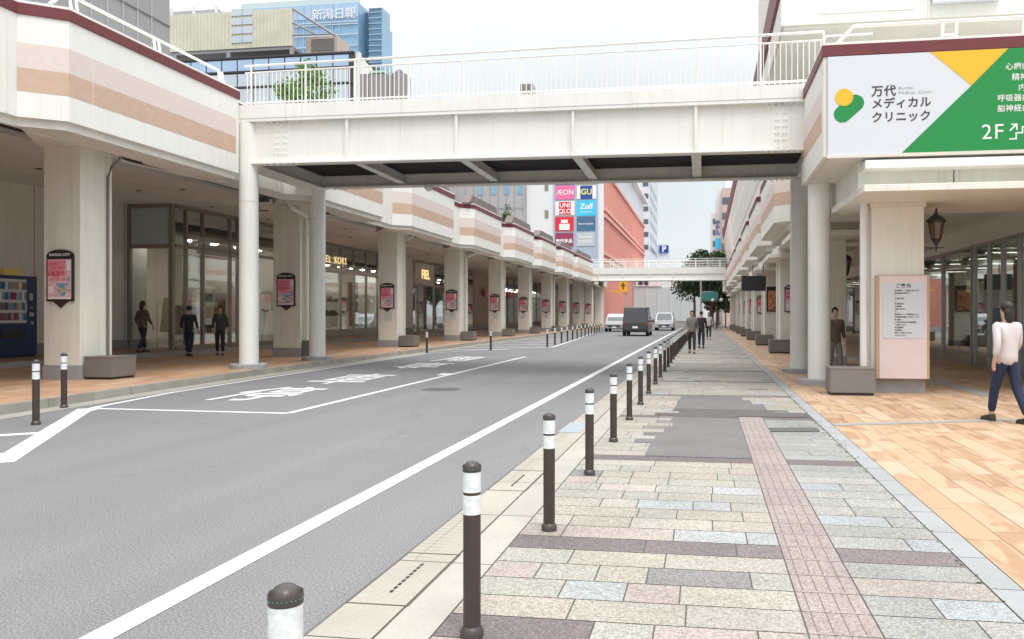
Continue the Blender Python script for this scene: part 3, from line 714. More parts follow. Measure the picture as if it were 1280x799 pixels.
for px in (368, 502, 640, 790, 950):
    t_ = T(px); bar(m_, t_ - .0006, t_ + .0006, -.033 * u, -.031 * u, 'fl', 'deck', .01)
split_build(m_, 'deck_joint', 'soffit', D_)
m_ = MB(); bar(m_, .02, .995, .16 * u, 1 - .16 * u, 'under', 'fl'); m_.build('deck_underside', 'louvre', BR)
m_ = MB()
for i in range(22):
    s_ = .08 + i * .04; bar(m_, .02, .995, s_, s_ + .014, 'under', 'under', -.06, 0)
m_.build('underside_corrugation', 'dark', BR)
for px in (433, 570, 716, 870):
    t_ = T(px); m_ = MB(); bar(m_, t_ - .002, t_ + .002, .16 * u, 1 - .16 * u, 'bot', 'under', .12); bar(m_, t_ - .008, t_ + .008, .16 * u, 1 - .16 * u, 'bot', 'bot', .08, .12); m_.build('cross_beam', 'steel', BR)
m_ = MB()
bar(m_, -.012, .012, .05, .98, 'bot', 'fl', .0); bar(m_, -.025, .025, .05, .98, 'bot', 'bot', -.03, 0); m_.build('end_beam', 'steel', BR)
m_ = MB(); bar(m_, .985, .999, .05, .98, 'bot', 'fl', .0); m_.build('end_beam', 'steel', BR)
# railings
for s0 in (0.02, .98):
    rl = thing('x', None, None); bpy.data.objects.remove(rl)
    tl, tr = 0.0, .998
    m_ = MB()
    n = 8
    m_.tube([bpt(tl, s0, lvl('rail', tl)), bpt(tr, s0, lvl('rail', tr))], .032, 8)
    m_.tube([bpt(tl, s0, lvl('mid', tl)), bpt(tr, s0, lvl('mid', tr))], .02, 6)
    m_.tube([bpt(tl, s0, lvl('rb', tl)), bpt(tr, s0, lvl('rb', tr))], .02, 6)
    RL = m_.build('railing', 'steel', BR, smooth=True)
    po = MB()
    for px in (312, 380, 442, 510, 578, 648, 720, 795, 872, 951, 1035):
        t_ = min(T(px), .998) if px < 1035 else .998
        po.tube([bpt(t_, s0, lvl('deck', t_)), bpt(t_, s0, lvl('rail', t_))], .026, 6)
    split_build(po, 'post', 'steel', RL, smooth=True)
    po = MB(); n = 118
    for i in range(n):
        t_ = tl + (tr - tl) * (i + .5) / n; a = bpt(t_, s0, lvl('deck', t_, .03)); b = bpt(t_, s0, lvl('mid', t_)); w_ = .0085
        po.box(a[0] - w_, a[0] + w_, a[1] - w_, a[1] + w_, a[2], b[2])
    o = po.build('baluster', 'steel', RL); o['kind'] = 'stuff'
# round columns
for i, (x, y, z0, s0, t_) in enumerate(((-11.97, 19.62, ZL, .1, 0), (-12.07, 23.6, ZL, .9, 0), (2.51, 18.5, .012, .1, 1), (2.50, 22.2, .012, .9, 1))):
    zt = [6.62, 5.55, 5.2, 5.2][i]
    c = MB().lathe([(.245, z0 + .12), (.245, zt)], 40, (x, y)).build('column', 'steel', BR, smooth=True)
    MB().lathe([(.47, z0 - .005), (.47, z0 + .11), (.455, z0 + .125)], 40, (x, y)).build('column_base', 'grey', c, smooth=True)
    MB().lathe([(.25, 4.55), (.25, 4.57)], 40, (x, y)).build('column_ring', 'soffit', c)
tt = T(477)
tag(MB().ball(bpt(tt, .86, 5.36), .13, 16).build('globe_lamp', 'white', smooth=True), 'white globe lamp fixed beneath the left end of the near footbridge', 'lamp')

# ------------------------------------------------------------------ right arcade building
RB = thing('arcade_building', 'long cream shopping arcade with stepped bays and overhanging eave on the right side', 'building', (3.2, 16.7, 0))
def RC(o): o.parent = RB; o.matrix_parent_inverse = Matrix.Translation((-3.2, -16.7, 0)); return o
XQ, YQ0, YQ1 = 2.17, 15.4, 18.9
ZB, ZT = 4.5, 6.36
nb = RC(MB().box(XQ, 14, YQ0, YQ1, ZB, ZT).build('fascia_bay', 'cream'))
def sub(o, p): o.parent = p; return o
sub(MB().box(XQ - .03, 14.03, YQ0 - .03, YQ1 + .02, ZT, ZT + .21).build('coping', 'maroon', bevel=.008), nb)
sub(MB().box(XQ - .02, 14.02, YQ0 - .02, YQ1 + .01, ZT + .212, ZT + .255).build('coping_cap', 'creamwhite'), nb)
for z0, z1, m in ((5.42, 5.82, 'pink'), (5.03, 5.418, 'tan')): sub(MB().box(XQ - .006, XQ + .02, YQ0 + .25, YQ1, z0, z1).build('stripe', m), nb)
sub(MB().box(XQ + .1, 13.9, YQ0 + .05, YQ1 - .06, ZB - .03, ZB).build('cornice', 'soffit'), nb)
rl = MB(); zt = ZT + .255
for xa, xb in ((2.75, 6.35), (6.7, 10.5)):
    rl.tube([(xa - .35, YQ0 + .2, zt), (xa, YQ0 + .2, zt + .36), (xb, YQ0 + .2, zt + .36), (xb + .3, YQ0 + .2, zt)], .035, 8)
    for x in ([xa + 1.55, xa + 2.95] if xa < 3 else [xa + 1, xa + 3]):
        for d in (0, .24): rl.tube([(x + d, YQ0 + .16, zt), (x + d + .03, YQ0 + .2, zt + .36)], .028, 6)
        rl.tube([(x, YQ0 + .17, zt + .1), (x + .24, YQ0 + .17, zt + .1)], .02, 6)
rl.tube([(2.3, YQ1, 6.9), (2.3, YQ0 + .6, 6.95), (3.2, YQ0 + .8, 7.02)], .02, 6)
sub(rl.build('rail', 'creamwhite', smooth=True), nb)
# body of the near block: neck wall, ring canopy, ceiling
RC(MB().prism([(2.85, 15.75), (5.9, 15.75), (6.6, 16.5), (14, 16.5), (14, 19), (2.85, 19)], 3.93, 4.468).build('neck_wall', 'cream'))
RC(MB().prism([(2.85, 15.15), (5.75, 15.15), (6.8, 16.0), (14, 16.0), (14, 18.6), (2.75, 18.6)], 3.80, 3.928).build('ring_canopy', 'cream', bevel=.01))
RC(MB().box(2.9, 14, 15.3, 107, 4.25, 4.4).build('ceiling', 'ceiling'))
nk = MB().box(4.55, 4.57, 15.742, 15.76, 4.0, 4.4); RC(nk.build('neck_joint', 'slot'))
v = MB()
for x, y, w in ((5.6, 18.8, .85), (5.3, 21.2, 1.0), (5.4, 27.5, .9)): v.box(x - w / 2, x + w / 2, y - .22, y + .22, 3.785 if y < 18.5 else 4.23, 4.251)
[RC(o) for o in split_build(v, 'ceiling_vent', 'dark')]
YQ = [16.7, 25.4, 34.0, 42.8, 52.2, 60.8, 70.0, 79.0, 88.0, 97.0]
for i, yp in enumerate(YQ):
    x0 = 3.28 if i == 0 else 3.05
    w = 1.0 if i == 0 else .95
    if i == 1: x0 = 3.3
    p = RC(MB().box(x0, x0 + w, yp, yp + .95, .3, 3.95 if i == 0 else 4.25).build('pillar', 'pillar' if i else 'cream', bevel=.012))
    sub(MB().box(x0 - .015, x0 + w + .015, yp - .015, yp + .965, .0, .298).build('plinth', 'grey', bevel=.006), p)
    if i == 0:
        sub(MB().box(x0 - .03, x0 + w + .03, yp - .03, yp + .98, 3.70, 3.798).build('pillar_cap', 'soffit'), p)
        sub(MB().tube([(3.14, 16.75, .52), (3.14, 16.75, 3.81)], .075, 12).build('drainpipe', 'white', smooth=True), p)
        sub(MB().box(x0 - .006, x0, yp + .3, yp + .315, .3, 3.75).box(x0 - .02, x0, yp + .5, yp + .53, .3, 3.75).build('joint_strip', 'soffit'), p)
    else: sub(MB().tube([(x0 - .1, yp + .15, .5), (x0 - .1, yp + .15, 4.2)], .05, 8).build('drainpipe', 'cream', smooth=True), p)
# bays beyond the bridge, each over a pillar
prevy = 19.0
for i, yp in enumerate(YQ[1:]):
    ys = yp + 1.2 - 8.7 + .0 if False else yp - 7.4 + 8.6   # near corner of the bay
    ys = yp + .6 if i == 0 else yp + .6
    e = ys + 6.2
    X2 = 2.15
    outl = [(3.2, ys - .55), (2.75, ys - .5), (X2, ys), (X2, e), (2.75, e + .5), (3.2, e + .55)]
    b = RC(MB().prism(outl, ZB, ZT).build('fascia_bay', 'cream'))
    def grow(pts, d):
        cx = 3.2; return [(x - d if x < 3.1 else x, y + (-d if j < 3 else d)) for j, (x, y) in enumerate(pts)]
    sub(MB().prism(grow(outl, .03), ZT, ZT + .21).build('coping', 'maroon'), b); sub(MB().prism(grow(outl, .015), ZT + .212, ZT + .255).build('coping_cap', 'creamwhite'), b)
    for z0, z1, m in ((5.42, 5.82, 'pink'), (5.03, 5.418, 'tan')):
        s_ = [(2.75, ys - .5), (X2, ys), (X2, e)]; o_ = [(x - .006, y - .003) for x, y in s_]; sub(MB().prism(o_ + [(x + .02, y) for x, y in s_[::-1]], z0, z1).build('stripe', m), b)
    sub(MB().prism([(3.2, ys - .3), (2.55, ys + .1), (2.55, e - .1), (3.2, e + .3)], ZB - .22, ZB).build('cornice', 'soffit'), b)
    RC(MB().box(2.75, 4, prevy, ys - .5, ZB + .1, ZT + .1).build('fascia_recess', 'creamwhite'))
    prevy = e + .5
for i, yp in enumerate(YQ[1:]):
    RC(MB().prism([(2.95, yp - 1.5), (5.5, yp - 1.5), (5.5, yp + 2.4), (2.95, yp + 2.4), (2.5, yp + 1.9), (2.5, yp - 1.0)], 3.86, 4.02).build('ring_canopy', 'cream', bevel=.01))
    RC(MB().prism([(2.9, yp - 1.0), (5.2, yp - 1.0), (5.2, yp + 2.0), (2.9, yp + 2.0), (2.75, yp + 1.7), (2.75, yp - .7)], 4.022, ZB - .222).build('neck_wall', 'soffit'))
RC(MB().box(3.2, 14, 19, 107, 4.42, 6.5).build('upper_slab', 'cream'))
# upper storey with its wide slanting eave
UY0, UY1 = 38.0, 112
up = RC(MB().box(3.6, 14, UY0, UY1, 6.5, 8.2).build('upper_storey', 'beige'))
ev = RC(MB().yprism([(2.90, 8.2), (14, 8.2), (14, 13.2), (2.42, 13.2), (2.42, 11.9), (2.60, 10.6), (2.60, 10.3), (2.82, 8.9), (2.90, 8.75)], UY0, UY1).build('eave', 'cream'))
ub = RC(MB().box(2.42, 14, 26.5, 37.99, 10.9, 16).build('upper_block', 'cream'))
sub(MB().box(2.5, 13.9, 26.6, 37.9, 10.8, 10.895).build('upper_soffit', 'soffit'), ub)
sub(MB().yprism([(2.33, 12.0), (2.42, 11.9), (2.42, 13.2), (2.33, 13.2)], 26.4, UY1).build('eave_edge', 'maroon'), ev)
sub(MB().box(6.9, 6.97, 26.45, 26.499, 10.9, 16).box(3.6, 6.5, 26.48, 26.499, 11.2, 11.22).build('wall_seam', 'soffit'), ub)
sub(MB().box(7.0, 9, 26.25, 26.45, 11.3, 15).build('wall_sign', 'signwhite'), ub)
dg = MB(); dg.tube([(2.9, 25.9, 6.6), (3.9, 26.4, 9.2)], .07, 6); dg.tube([(3.1, 25.9, 6.6), (4.1, 26.4, 9.2)], .05, 6); RC(dg.build('strut', 'cream'))
RC(MB().box(2.75, 3.0, 26.6, 30, 6.9, 9.0).build('deck_sign', 'signwhite'))
# right shopfront
def right_front(y0, y1, mull, sill=.3):
    X = 8.2
    f = RC(MB().box(X - .05, X + .3, y0, y1, 3.72, 4.25).build('lintel', 'soffit'))
    g = RC(MB().box(X - .04, X + .04, y0, y1, .01, sill if sill > .1 else .06).build('sill', 'bronze'))
    mm = MB()
    for y in mull: mm.box(X - .06, X + .06, y - .05, y + .05, .01, 3.72)
    mm.box(X - .05, X + .05, y0, y1, 3.64, 3.72)
    sub(mm.build('mullion', 'alu'), g); sub(MB().box(X, X + .012, y0, y1, sill, 3.7).build('pane', 'glassdark'), g)
right_front(14, 26.3, [14.1, 16.6, 18.4, 20.2, 22.6, 23.8, 24.9, 26.2], .05)
right_front(26.35, 44, [26.4, 29.5, 33, 36.5, 40, 43.9], .32)
right_front(44.05, 107, [44.1, 50, 56, 62, 68, 74, 80, 86, 92, 98, 104], .32)
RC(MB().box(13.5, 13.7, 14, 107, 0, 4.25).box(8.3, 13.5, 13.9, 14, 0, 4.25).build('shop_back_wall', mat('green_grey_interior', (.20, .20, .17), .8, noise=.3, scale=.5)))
lm = MB()
for y in range(16, 60, 3):
    for x in (9.6, 11.6): lm.box(x - .5, x + .5, y - .06, y + .06, 3.6, 3.62)
[RC(o) for o in split_build(lm, 'shop_lamp', mat('strip_lamp', (1, 1, 1), .5, emit=((1, .96, .9), 8)))]
RC(MB().box(8.4, 13.4, 14, 107, 3.75, 3.85).build('shop_ceiling', 'ceiling'))
vl = MB()   # scalloped window valance
for i in range(7):
    y = 26.6 + i * 2; vl.bm.faces.new([vl.bm.verts.new(p) for p in ((8.3, y, 3.7), (8.3, y + 2, 3.7), (8.3, y + 1.0, 3.0))])
RC(vl.build('window_valance', 'shopdark', fix=False))
RC(MB().box(9.2, 9.5, 28.2, 29.5, .4, 2.2).box(9.4, 9.7, 33, 35, .4, 1.8).build('window_display', 'shopwall'))
RC(MB().box(8.5, 8.55, 27.0, 28.0, 2.3, 2.7).build('lit_sign', 'goldlit'))
RC(MB().box(3.3, 14, 107, 107.3, 0, 6.5).build('end_wall', 'cream'))

# clinic billboard on the near block
CB = thing('clinic_billboard', 'large white, green and yellow clinic billboard across the corner of the right arcade', 'billboard', (XQ + .07, YQ0 - .03, ZB + .02))
W_, Hs = 7.6, 1.82
k = 14.9 / F / CP
def bx(px): return ony(px, YQ0 - .05) - (XQ + .07)
def bzz(px, py): return hgt(ony(px, YQ0 - .05), YQ0 - .05, py) - (ZB + .02)
def xz(mb, pts, y0, y1):   # outline in billboard coordinates, facing the camera
    mb.yprism(pts, y0, y1)
m_ = MB().box(0, W_, -.03, 0, 0, Hs); m_.build('panel', 'signwhite', CB)
xa, xb, xc = bx(1127), bx(1260), bx(1211)
za = 0; zt_ = Hs
yel = bzz(1214, 107)
m_ = MB(); m_.yprism([(bx(1163), Hs), (bx(1214), yel), (xb, Hs)], -.036, -.031); m_.build('yellow_field', 'yellow', CB)
m_ = MB(); m_.yprism([(xa, 0), (W_, 0), (W_, Hs), (xb + .003, Hs), (bx(1214), yel - .003)], -.038, -.031); m_.build('green_field', 'green', CB)
lx, lz = bx(1056), bzz(1056, 134)
m_ = MB()
def disc(mb, cx, cz, r, y, n=28): mb.yprism([(cx + r * math.cos(2 * PI * i / n), cz + r * math.sin(2 * PI * i / n)) for i in range(n)], y - .003, y)
def capsule(mb, x0, z0, x1, z1, r, y, n=12):
    a = math.atan2(z1 - z0, x1 - x0); pts = [(x1 + r * math.cos(a - PI / 2 + PI * i / n), z1 + r * math.sin(a - PI / 2 + PI * i / n)) for i in range(n + 1)] + [(x0 + r * math.cos(a + PI / 2 + PI * i / n), z0 + r * math.sin(a + PI / 2 + PI * i / n)) for i in range(n + 1)]
    mb.yprism(pts, y - .003, y)
capsule(m_, bx(1053), bzz(1053, 143), bx(1069), bzz(1069, 129), .155, -.032); m_.build('logo_leaf', 'green', CB)
m_ = MB(); disc(m_, bx(1055), bzz(1055, 122), .162, -.036); m_.build('logo_sun', 'yellow', CB)
def bt(s, px, py, size, m='ink', al='CENTER', sp=1.0, bold=.004, y=-.033, sx=1):
    text('lettering', s, size, (bx(px), y, bzz(px, py)), m, CB, bold=bold, align=al, space=sp, sx=sx)
bt('万代', 1089, 115.5, .215, al='LEFT', sp=1.05)
bt('メディカル', 1089, 131, .205, al='LEFT', sp=1.05); bt('クリニック', 1089, 148, .205, al='LEFT', sp=1.05)
bt('Bandai', 1123, 110.5, .075, 'inkgrey', 'LEFT', 1.3, 0); bt('Medical Clinic', 1123, 116.5, .075, 'inkgrey', 'LEFT', 1.3, 0)
for s_, px, py in (('心療内科', 1256, 84.5), ('精神科', 1264, 97.5), ('内科', 1272, 110.5), ('呼吸器内科', 1246, 124), ('脳神経内科', 1246, 137)):
    bt(s_, px, py, .135, 'white', 'LEFT', 1.05, .0012, -.041)
bt('2F', 1226, 166.5, .38, 'white', 'LEFT', 1.1, .0, -.041)
st = MB(); sx0 = bx(1261); sz0 = bzz(1261, 175); s1 = .105
for i in range(4):
    st.box(sx0 + i * s1, sx0 + i * s1 + s1 + .02, -.041, -.038, sz0 + i * s1, sz0 + i * s1 + .025); st.box(sx0 + (i + 1) * s1, sx0 + (i + 1) * s1 + .024, -.0415, -.0385, sz0 + i * s1, sz0 + (i + 1) * s1)
st.hull([(sx0 + .0, -.041, sz0 + .17), (sx0 + .02, -.041, sz0 + .15), (sx0 + .02, -.038, sz0 + .15), (sx0, -.038, sz0 + .17), (sx0 + .10, -.041, sz0 + .27), (sx0 + .12, -.041, sz0 + .25), (sx0 + .12, -.038, sz0 + .25), (sx0 + .10, -.038, sz0 + .27)])
st.box(sx0 + .03, sx0 + .14, -.042, -.0385, sz0 + .26, sz0 + .285); st.box(sx0 + .115, sx0 + .14, -.0425, -.0386, sz0 + .17, sz0 + .26)
st.build('stair_symbol', 'white', CB)
m_ = MB().box(-.02, W_, -.045, 0, -.06, -.002).build('frame', 'soffit', CB)

# pink notice board on the near right pillar
NB = thing('notice_board', 'pink notice board with a white timetable sheet on the near right pillar', 'notice board', (3.84, 16.55, .30))
MB().box(-.50, .50, -.02, .14, .0, 2.05).build('case', 'wood', NB, bevel=.006)
MB().box(-.445, .445, -.035, -.021, .01, 2.03).build('face', 'boardpink', NB)
sh = MB().box(-.39, .39, -.043, -.0355, .80, 1.90).build('sheet', 'boardwhite', NB)
text('title', 'ご案内', .085, (0, -.046, 1.83), 'ink', NB, space=1.4, bold=.002, depth=.001)
rows = ['■ 駐車場 — ご利用のみなさまへ', '営業時間のお知らせ', '1F', '2F 医院 薬局', '3F', '■ 施設案内', '4F 事務所', 'お問い合わせ', '5F', '駐輪場について 自転車はこちら', '歩行者専用通路におきましては', '■ お願い', 'ご来館の際は公共交通機関を', 'ご利用ください', '■ 注意事項', '火気厳禁', '禁煙 にご協力ください', 'バンダイシティ']
z = 1.74
for s_ in rows: text('notice_line', s_, .032, (-.16, -.046, z), 'ink', NB, align='LEFT', bold=.0006, depth=.0008); z -= .052

# ------------------------------------------------------------------ furniture: boxes, posters, bollards, lanterns
def box_thing(x, y, z, w, d, h, label):
    t = thing('bench_box', label, 'box', (x, y, z), 0, 'taupe metal boxes beside the arcade pillars')
    MB().box(-w / 2, w / 2, 0, d, .05, h).build('body', 'boxgrey', t, bevel=.012)
    MB().box(-w / 2 + .03, w / 2 - .03, .03, d - .03, 0, .05).build('foot', 'dark', t)
    MB().box(-w / 2 - .008, w / 2 + .008, -.008, d + .008, h - .02, h + .004).build('lid', 'boxgrey', t, bevel=.004)
    return t
for i, yp in enumerate(YP[1:10]):
    w = .68 if i != 1 else .3
    box_thing(XP + .05 + w / 2, yp + .05, ZL, w, .75, .5 if i != 1 else .55, f'taupe metal box beside the {ORD[i]} pillar in view of the left arcade')
box_thing(2.79, 15.95, .012, .84, .62, .53, 'taupe metal box under the white drainpipe at the near right pillar')
for i, yp in enumerate(YQ[2:9]):
    box_thing(2.98, yp - .72, .012, .84, .62, .55, f'taupe metal box before the {ORD[i]} right arcade pillar past the round columns')

def poster_board():
    t = thing('poster_board', 'x', 'poster board')
    w, h = .64, 1.0
    arch = [(-w / 2 - .04, 0), (w / 2 + .04, 0), (w / 2 + .04, h + .12)] + [((w / 2 + .04) * math.cos(a), h + .12 + .14 * math.sin(a)) for a in [PI * i / 10 for i in range(1, 10)]] + [(-w / 2 - .04, h + .12)]
    MB().yprism(arch, -.06, 0).build('frame', 'frame', t)
    MB().yprism([(-.2, 0), (0, -.16), (.2, 0)], -.04, 0).build('pointer', 'bollard', t)
    p = MB().box(-w / 2, w / 2, -.068, -.061, .05, h + .02).build('poster', 'poster', t)
    MB().yprism([(-.32, 1.0), (-.30, .62), (-.05, .55), (.12, .72), (.18, 1.0)], -.0715, -.0685).build('poster_shape', 'posterhot', p)
    text('lettering', 'BANDAI CITY', .085, (0, -.062, h + .13), 'white', t, bold=.002, space=1.1)
    text('print', '結果発表!', .13, (-.08, -.074, .66), 'posterred', p, bold=.001, depth=.001)
    text('print', 'バンダイ', .075, (-.15, -.074, .90), 'posterred', p, bold=.002, depth=.001); text('print', 'キャンペーン', .07, (.0, -.074, .81), 'posterred', p, bold=.002, depth=.001)
    b = MB()
    for i in range(3): b.box(-.27 + i * .16, -.15 + i * .16, -.0715, -.0685, .50, .57)
    split_build(b, 'print', 'posterhot', p); split_build(MB().box(.21, .29, -.0715, -.0685, .48, .58).box(-.08, .26, -.0715, -.0685, .39, .44).box(-.02, .16, -.0718, -.0685, .33, .385).box(.03, .16, -.0715, -.0685, .13, .20), 'print', 'posterblue', p)
    MB().box(-.1, .22, -.0712, -.0685, .22, .36).build('print', 'postergreen', p) if False else None
    b = MB(); random.seed(3)
    for i in range(12): disc(b, -.10 + random.random() * .36, .20 + random.random() * .14, .022, -.069)
    b.build('print', 'postergreen', p)
    b = MB()
    for i in range(6): disc(b, -.08 + random.random() * .3, .20 + random.random() * .12, .018, -.071)
    b.build('print', 'posteryel', p)
    split_build(MB().box(-.3, .3, -.071, -.0685, .06, .105).box(.2, .31, -.071, -.0685, .75, .99).box(-.29, -.17, -.071, -.0685, .2, .36), 'print', 'posterpale', p)
    return t
pb0 = poster_board()
def put(src, first, loc, rz, label, group, sc=1):
    o = src if first else copy_tree(src); o.location = loc; o.rotation_euler = (0, 0, rz); o['label'] = label; o['group'] = group; o.scale = (sc, sc, sc); return o
first = True
for i, yp in enumerate(YP[1:11]):
    z = 1.86
    put(pb0, first, (XP - (.46 if i != 1 else .5), yp, z), 0, f'black framed pink poster board on the {ORD[i]} pillar in view of the left arcade', 'pink poster boards on the arcade pillars', .9); first = False
for i, yp in enumerate(YQ[2:9]):
    if i in (1,): continue
    put(pb0, False, (3.05 + .5, yp, 1.70), 0, f'black framed pink poster board on the {ORD[i]} right arcade pillar past the round columns', 'pink poster boards on the arcade pillars', .9)
# the second of those pillars carries a brown poster instead
t = thing('poster_board', 'dark framed poster board with an orange and brown poster on a right arcade pillar', 'poster board', (3.55, YQ[3], 1.75))
MB().box(-.40, .40, -.06, 0, 0, 1.3).build('frame', 'frame', t); MB().box(-.33, .33, -.067, -.061, .06, 1.1).build('poster', mat('brown_poster_print', (.5, .22, .12), .6, noise=.7, scale=6), t)
# small notices under the boards
for i, yp in enumerate(YP[3:9]):
    tag(MB().box(-.17, .17, -.01, 0, 0, .36).build('paper_notice', 'boardwhite', loc=(XP - .42, yp - .003, 1.33)), f'small white paper notice under the poster board of the {ORD[i + 2]} left pillar in view', 'notice', 'small paper notices below the poster boards')
tag(MB().box(-.17, .17, -.01, 0, 0, .4).build('paper_notice', 'boardwhite', loc=(3.6, YQ[2] - .003, 1.2)), 'small white paper notice below the nearest poster board of the right arcade', 'notice', 'small paper notices below the poster boards')

def bollard():
    t = thing('bollard', 'x', 'bollard')
    MB().lathe([(.056, 0), (.056, .028), (.050, .04), (.0425, .05)], 24).build('base_collar', 'bollardcap', t, smooth=True)
    MB().lathe([(.042, .03), (.042, .588)], 24).build('post', 'bollard', t, smooth=True)
    MB().lathe([(.0435, .588), (.0435, .680)], 24).build('reflective_band', 'reflect', t, smooth=True)
    MB().lathe([(.042, .680), (.042, .694)], 24).build('band_gap', 'bollard', t, smooth=True)
    MB().lathe([(.0435, .694), (.0435, .790)], 24).build('reflective_band', 'reflect', t, smooth=True)
    c = MB().lathe([(.0440, .790), (.0450, .793), (.0450, .818), (.0430, .822), (.0385, .817), (.035, .825), (.027, .834), (.014, .840), (.003, .841)], 24).build('cap', 'bollardcap', t, smooth=True)
    d = MB()
    for i in range(24): a = 2 * PI * i / 24; d.ball((.045 * math.cos(a), .045 * math.sin(a), .806), .0017, 6)
    d.build('reflector_bead', mat('green_bead', (.05, .35, .25), .3), c)
    return t
b0 = bollard(); first = True
RYS = [1.94, 3.72, 5.64, 7.66, 9.70, 11.76, 13.80, 15.80, 17.95, 19.95, 22.05] + [24.1 + 2.05 * i for i in range(14)]
for i, y in enumerate(RYS):
    lab = 'nearest brown bollard cut off by the bottom edge of the photo' if i == 0 else f'{ORD[i]} brown bollard from the camera in the row on the footway'
    put(b0, first, (-1.11 if i else -1.08, y, .011), random.uniform(0, 6), lab, 'brown bollards lining the road'); first = False
LB = [(gp(45, 531), 'brown bollard standing nearest on the left side by the road hatching'), (gp(80, 510), 'brown bollard standing against the left kerb behind the nearest left one'), ((-11.35, 31.6), 'lone brown bollard at the left kerb beyond the road lettering'), (gp(613.5, 438), 'brown bollard at the near corner of the hatched zone'), ]
for (x, y), lab in LB: put(b0, False, (x, y, 0), random.uniform(0, 6), lab, 'brown bollards lining the road', 1.1)
for i in range(13):
    x = -7.65 - .17 * i; y = 38.4 + i * 2.9; put(b0, False, (x, y, 0), 0, f'{ORD[i]} brown bollard of the row edging the hatched zone', 'brown bollards lining the road', 1.12)

def lantern(loc, label, arm=.42):
    t = thing('wall_lantern', label, 'lantern', loc, 0, 'black coach lanterns of the right arcade')
    MB().tube([(-arm, 0, -.32), (-.05, 0, -.32), (.16, 0, -.32)], .014, 6).tube([(-arm, 0, -.46), (-.2, 0, -.36), (-.02, 0, -.32)], .012, 6).build('bracket', 'dark', t)
    n = 6
    def hexring(r0, z0, r1, z1): return MB().lathe([(r0, z0), (r1, z1)], n)
    body = MB()
    for i in range(n):
        a = 2 * PI * i / n; body.tube([(.105 * math.cos(a), .105 * math.sin(a), -.12), (.175 * math.cos(a), .175 * math.sin(a), .27)], .012, 5)
    body.lathe([(.11, -.14), (.12, -.11)], 6); body.lathe([(.185, .26), (.19, .285)], 6); body.build('cage', 'dark', t)
    MB().lathe([(.10, -.11), (.165, .26)], 6).build('lamp_glass', 'lampglass', t)
    MB().lathe([(.215, .285), (.22, .305), (.14, .40), (.07, .44), (.05, .45), (.05, .49), (.02, .51), (.028, .55), (.008, .62)], 12).build('roof', 'dark', t, smooth=True)
    MB().lathe([(.005, -.42), (.018, -.36), (.012, -.30), (.03, -.26), (.05, -.22), (.105, -.14)], 12).build('finial', 'dark', t, smooth=True)
    return t
lantern((4.56, 16.9, 3.18), 'black coach lantern beside the near right pillar with the pink notice board').scale = (.86, .86, .86)
lantern((4.3, 25.9, 3.0), 'black coach lantern further in between the round column and the drainpipe', .1)
# black hanging sign in the right arcade
t = thing('hanging_sign', 'black blank sign panel hanging under the right arcade bays', 'sign', (2.55, 41.2, 2.8))
MB().box(-.75, .45, 0, .3, 0, .75).build('panel', 'dark', t); MB().box(-.2, -.16, .1, .14, .75, 1.3).box(.3, .34, .1, .14, .75, 1.3).build('hanger', 'dark', t)

# vending machine
VY0, VY1, VX = onx(-8, -20.25), onx(46.5, -20.25), -20.25
VH = hgt(VX, VY1, 346) - ZI
V = thing('vending_machine', 'navy blue drinks vending machine against the left arcade wall', 'vending machine', (VX, (VY0 + VY1) / 2, ZI))
w = (VY1 - VY0)
MB().box(-.95, 0, -w / 2, w / 2, .05, VH).build('cabinet', 'navy', V, bevel=.02)
MB().box(-.9, -.03, -w / 2 + .05, w / 2 - .05, 0, .05).build('foot', 'dark', V)
dx = MB().box(0, .02, -w / 2 + .12, w / 2 - w * .27, VH * .42, VH * .955).build('display_window', 'boardwhite', V)
for r_ in range(4):
    z0 = VH * (.455 + r_ * .125)
    for j in range(10):
        y = -w / 2 + .2 + j * (w * .7 - .1) / 10
        m = random.choice(['posterblue', 'plum', 'white', 'white', 'slate', 'wood', 'boxgrey', 'boxgrey', 'greysign'])
        MB().lathe([(.035, z0), (.04, z0 + .03), (.04, z0 + VH * .075), (.02, z0 + VH * .088)], 10, (.03, y)).build('drink', m, dx)
    MB().box(.02, .05, -w / 2 + .14, w / 2 - w * .28, z0 - .05, z0 - .02).build('price_rail', 'white', dx)
MB().box(-.001, .025, -w / 2 + .25, w / 2 - w * .3, VH * .24, VH * .34).build('delivery_flap', 'dark', V)
c = MB().box(0, .025, w / 2 - w * .20, w / 2 - w * .12, VH * .70, VH * .79).box(0, .025, w / 2 - w * .2, w / 2 - w * .1, VH * .5, VH * .55).box(0, .02, w / 2 - w * .18, w / 2 - w * .12, VH * .60, VH * .62).box(0, .02, w / 2 - w * .16, w / 2 - w * .1, VH * .40, VH * .44); split_build(c, 'control_panel', 'alu', V)
MB().box(-.2, -.02, -w / 2 + .35, w / 2 - w * .38, VH + .002, VH + .2).build('top_sign', 'posteryel', V)

# cctv camera at the bridge end, pipe on second pillar
t = thing('cctv_camera', 'black surveillance camera on a bracket behind the first round column', 'camera', (-12.6, 21.4, 4.95))
MB().tube([(-.45, 0, .05), (-.45, 0, -.38), (.15, 0, -.38)], .02, 6).build('bracket', 'dark', t); MB().box(-.15, .15, -.08, .08, -.12, .02).build('camera_body', 'dark', t, bevel=.02); MB().tube([(-.15, 0, -.05), (-.15, 0, -.38)], .025, 6).build('mount', 'dark', t)

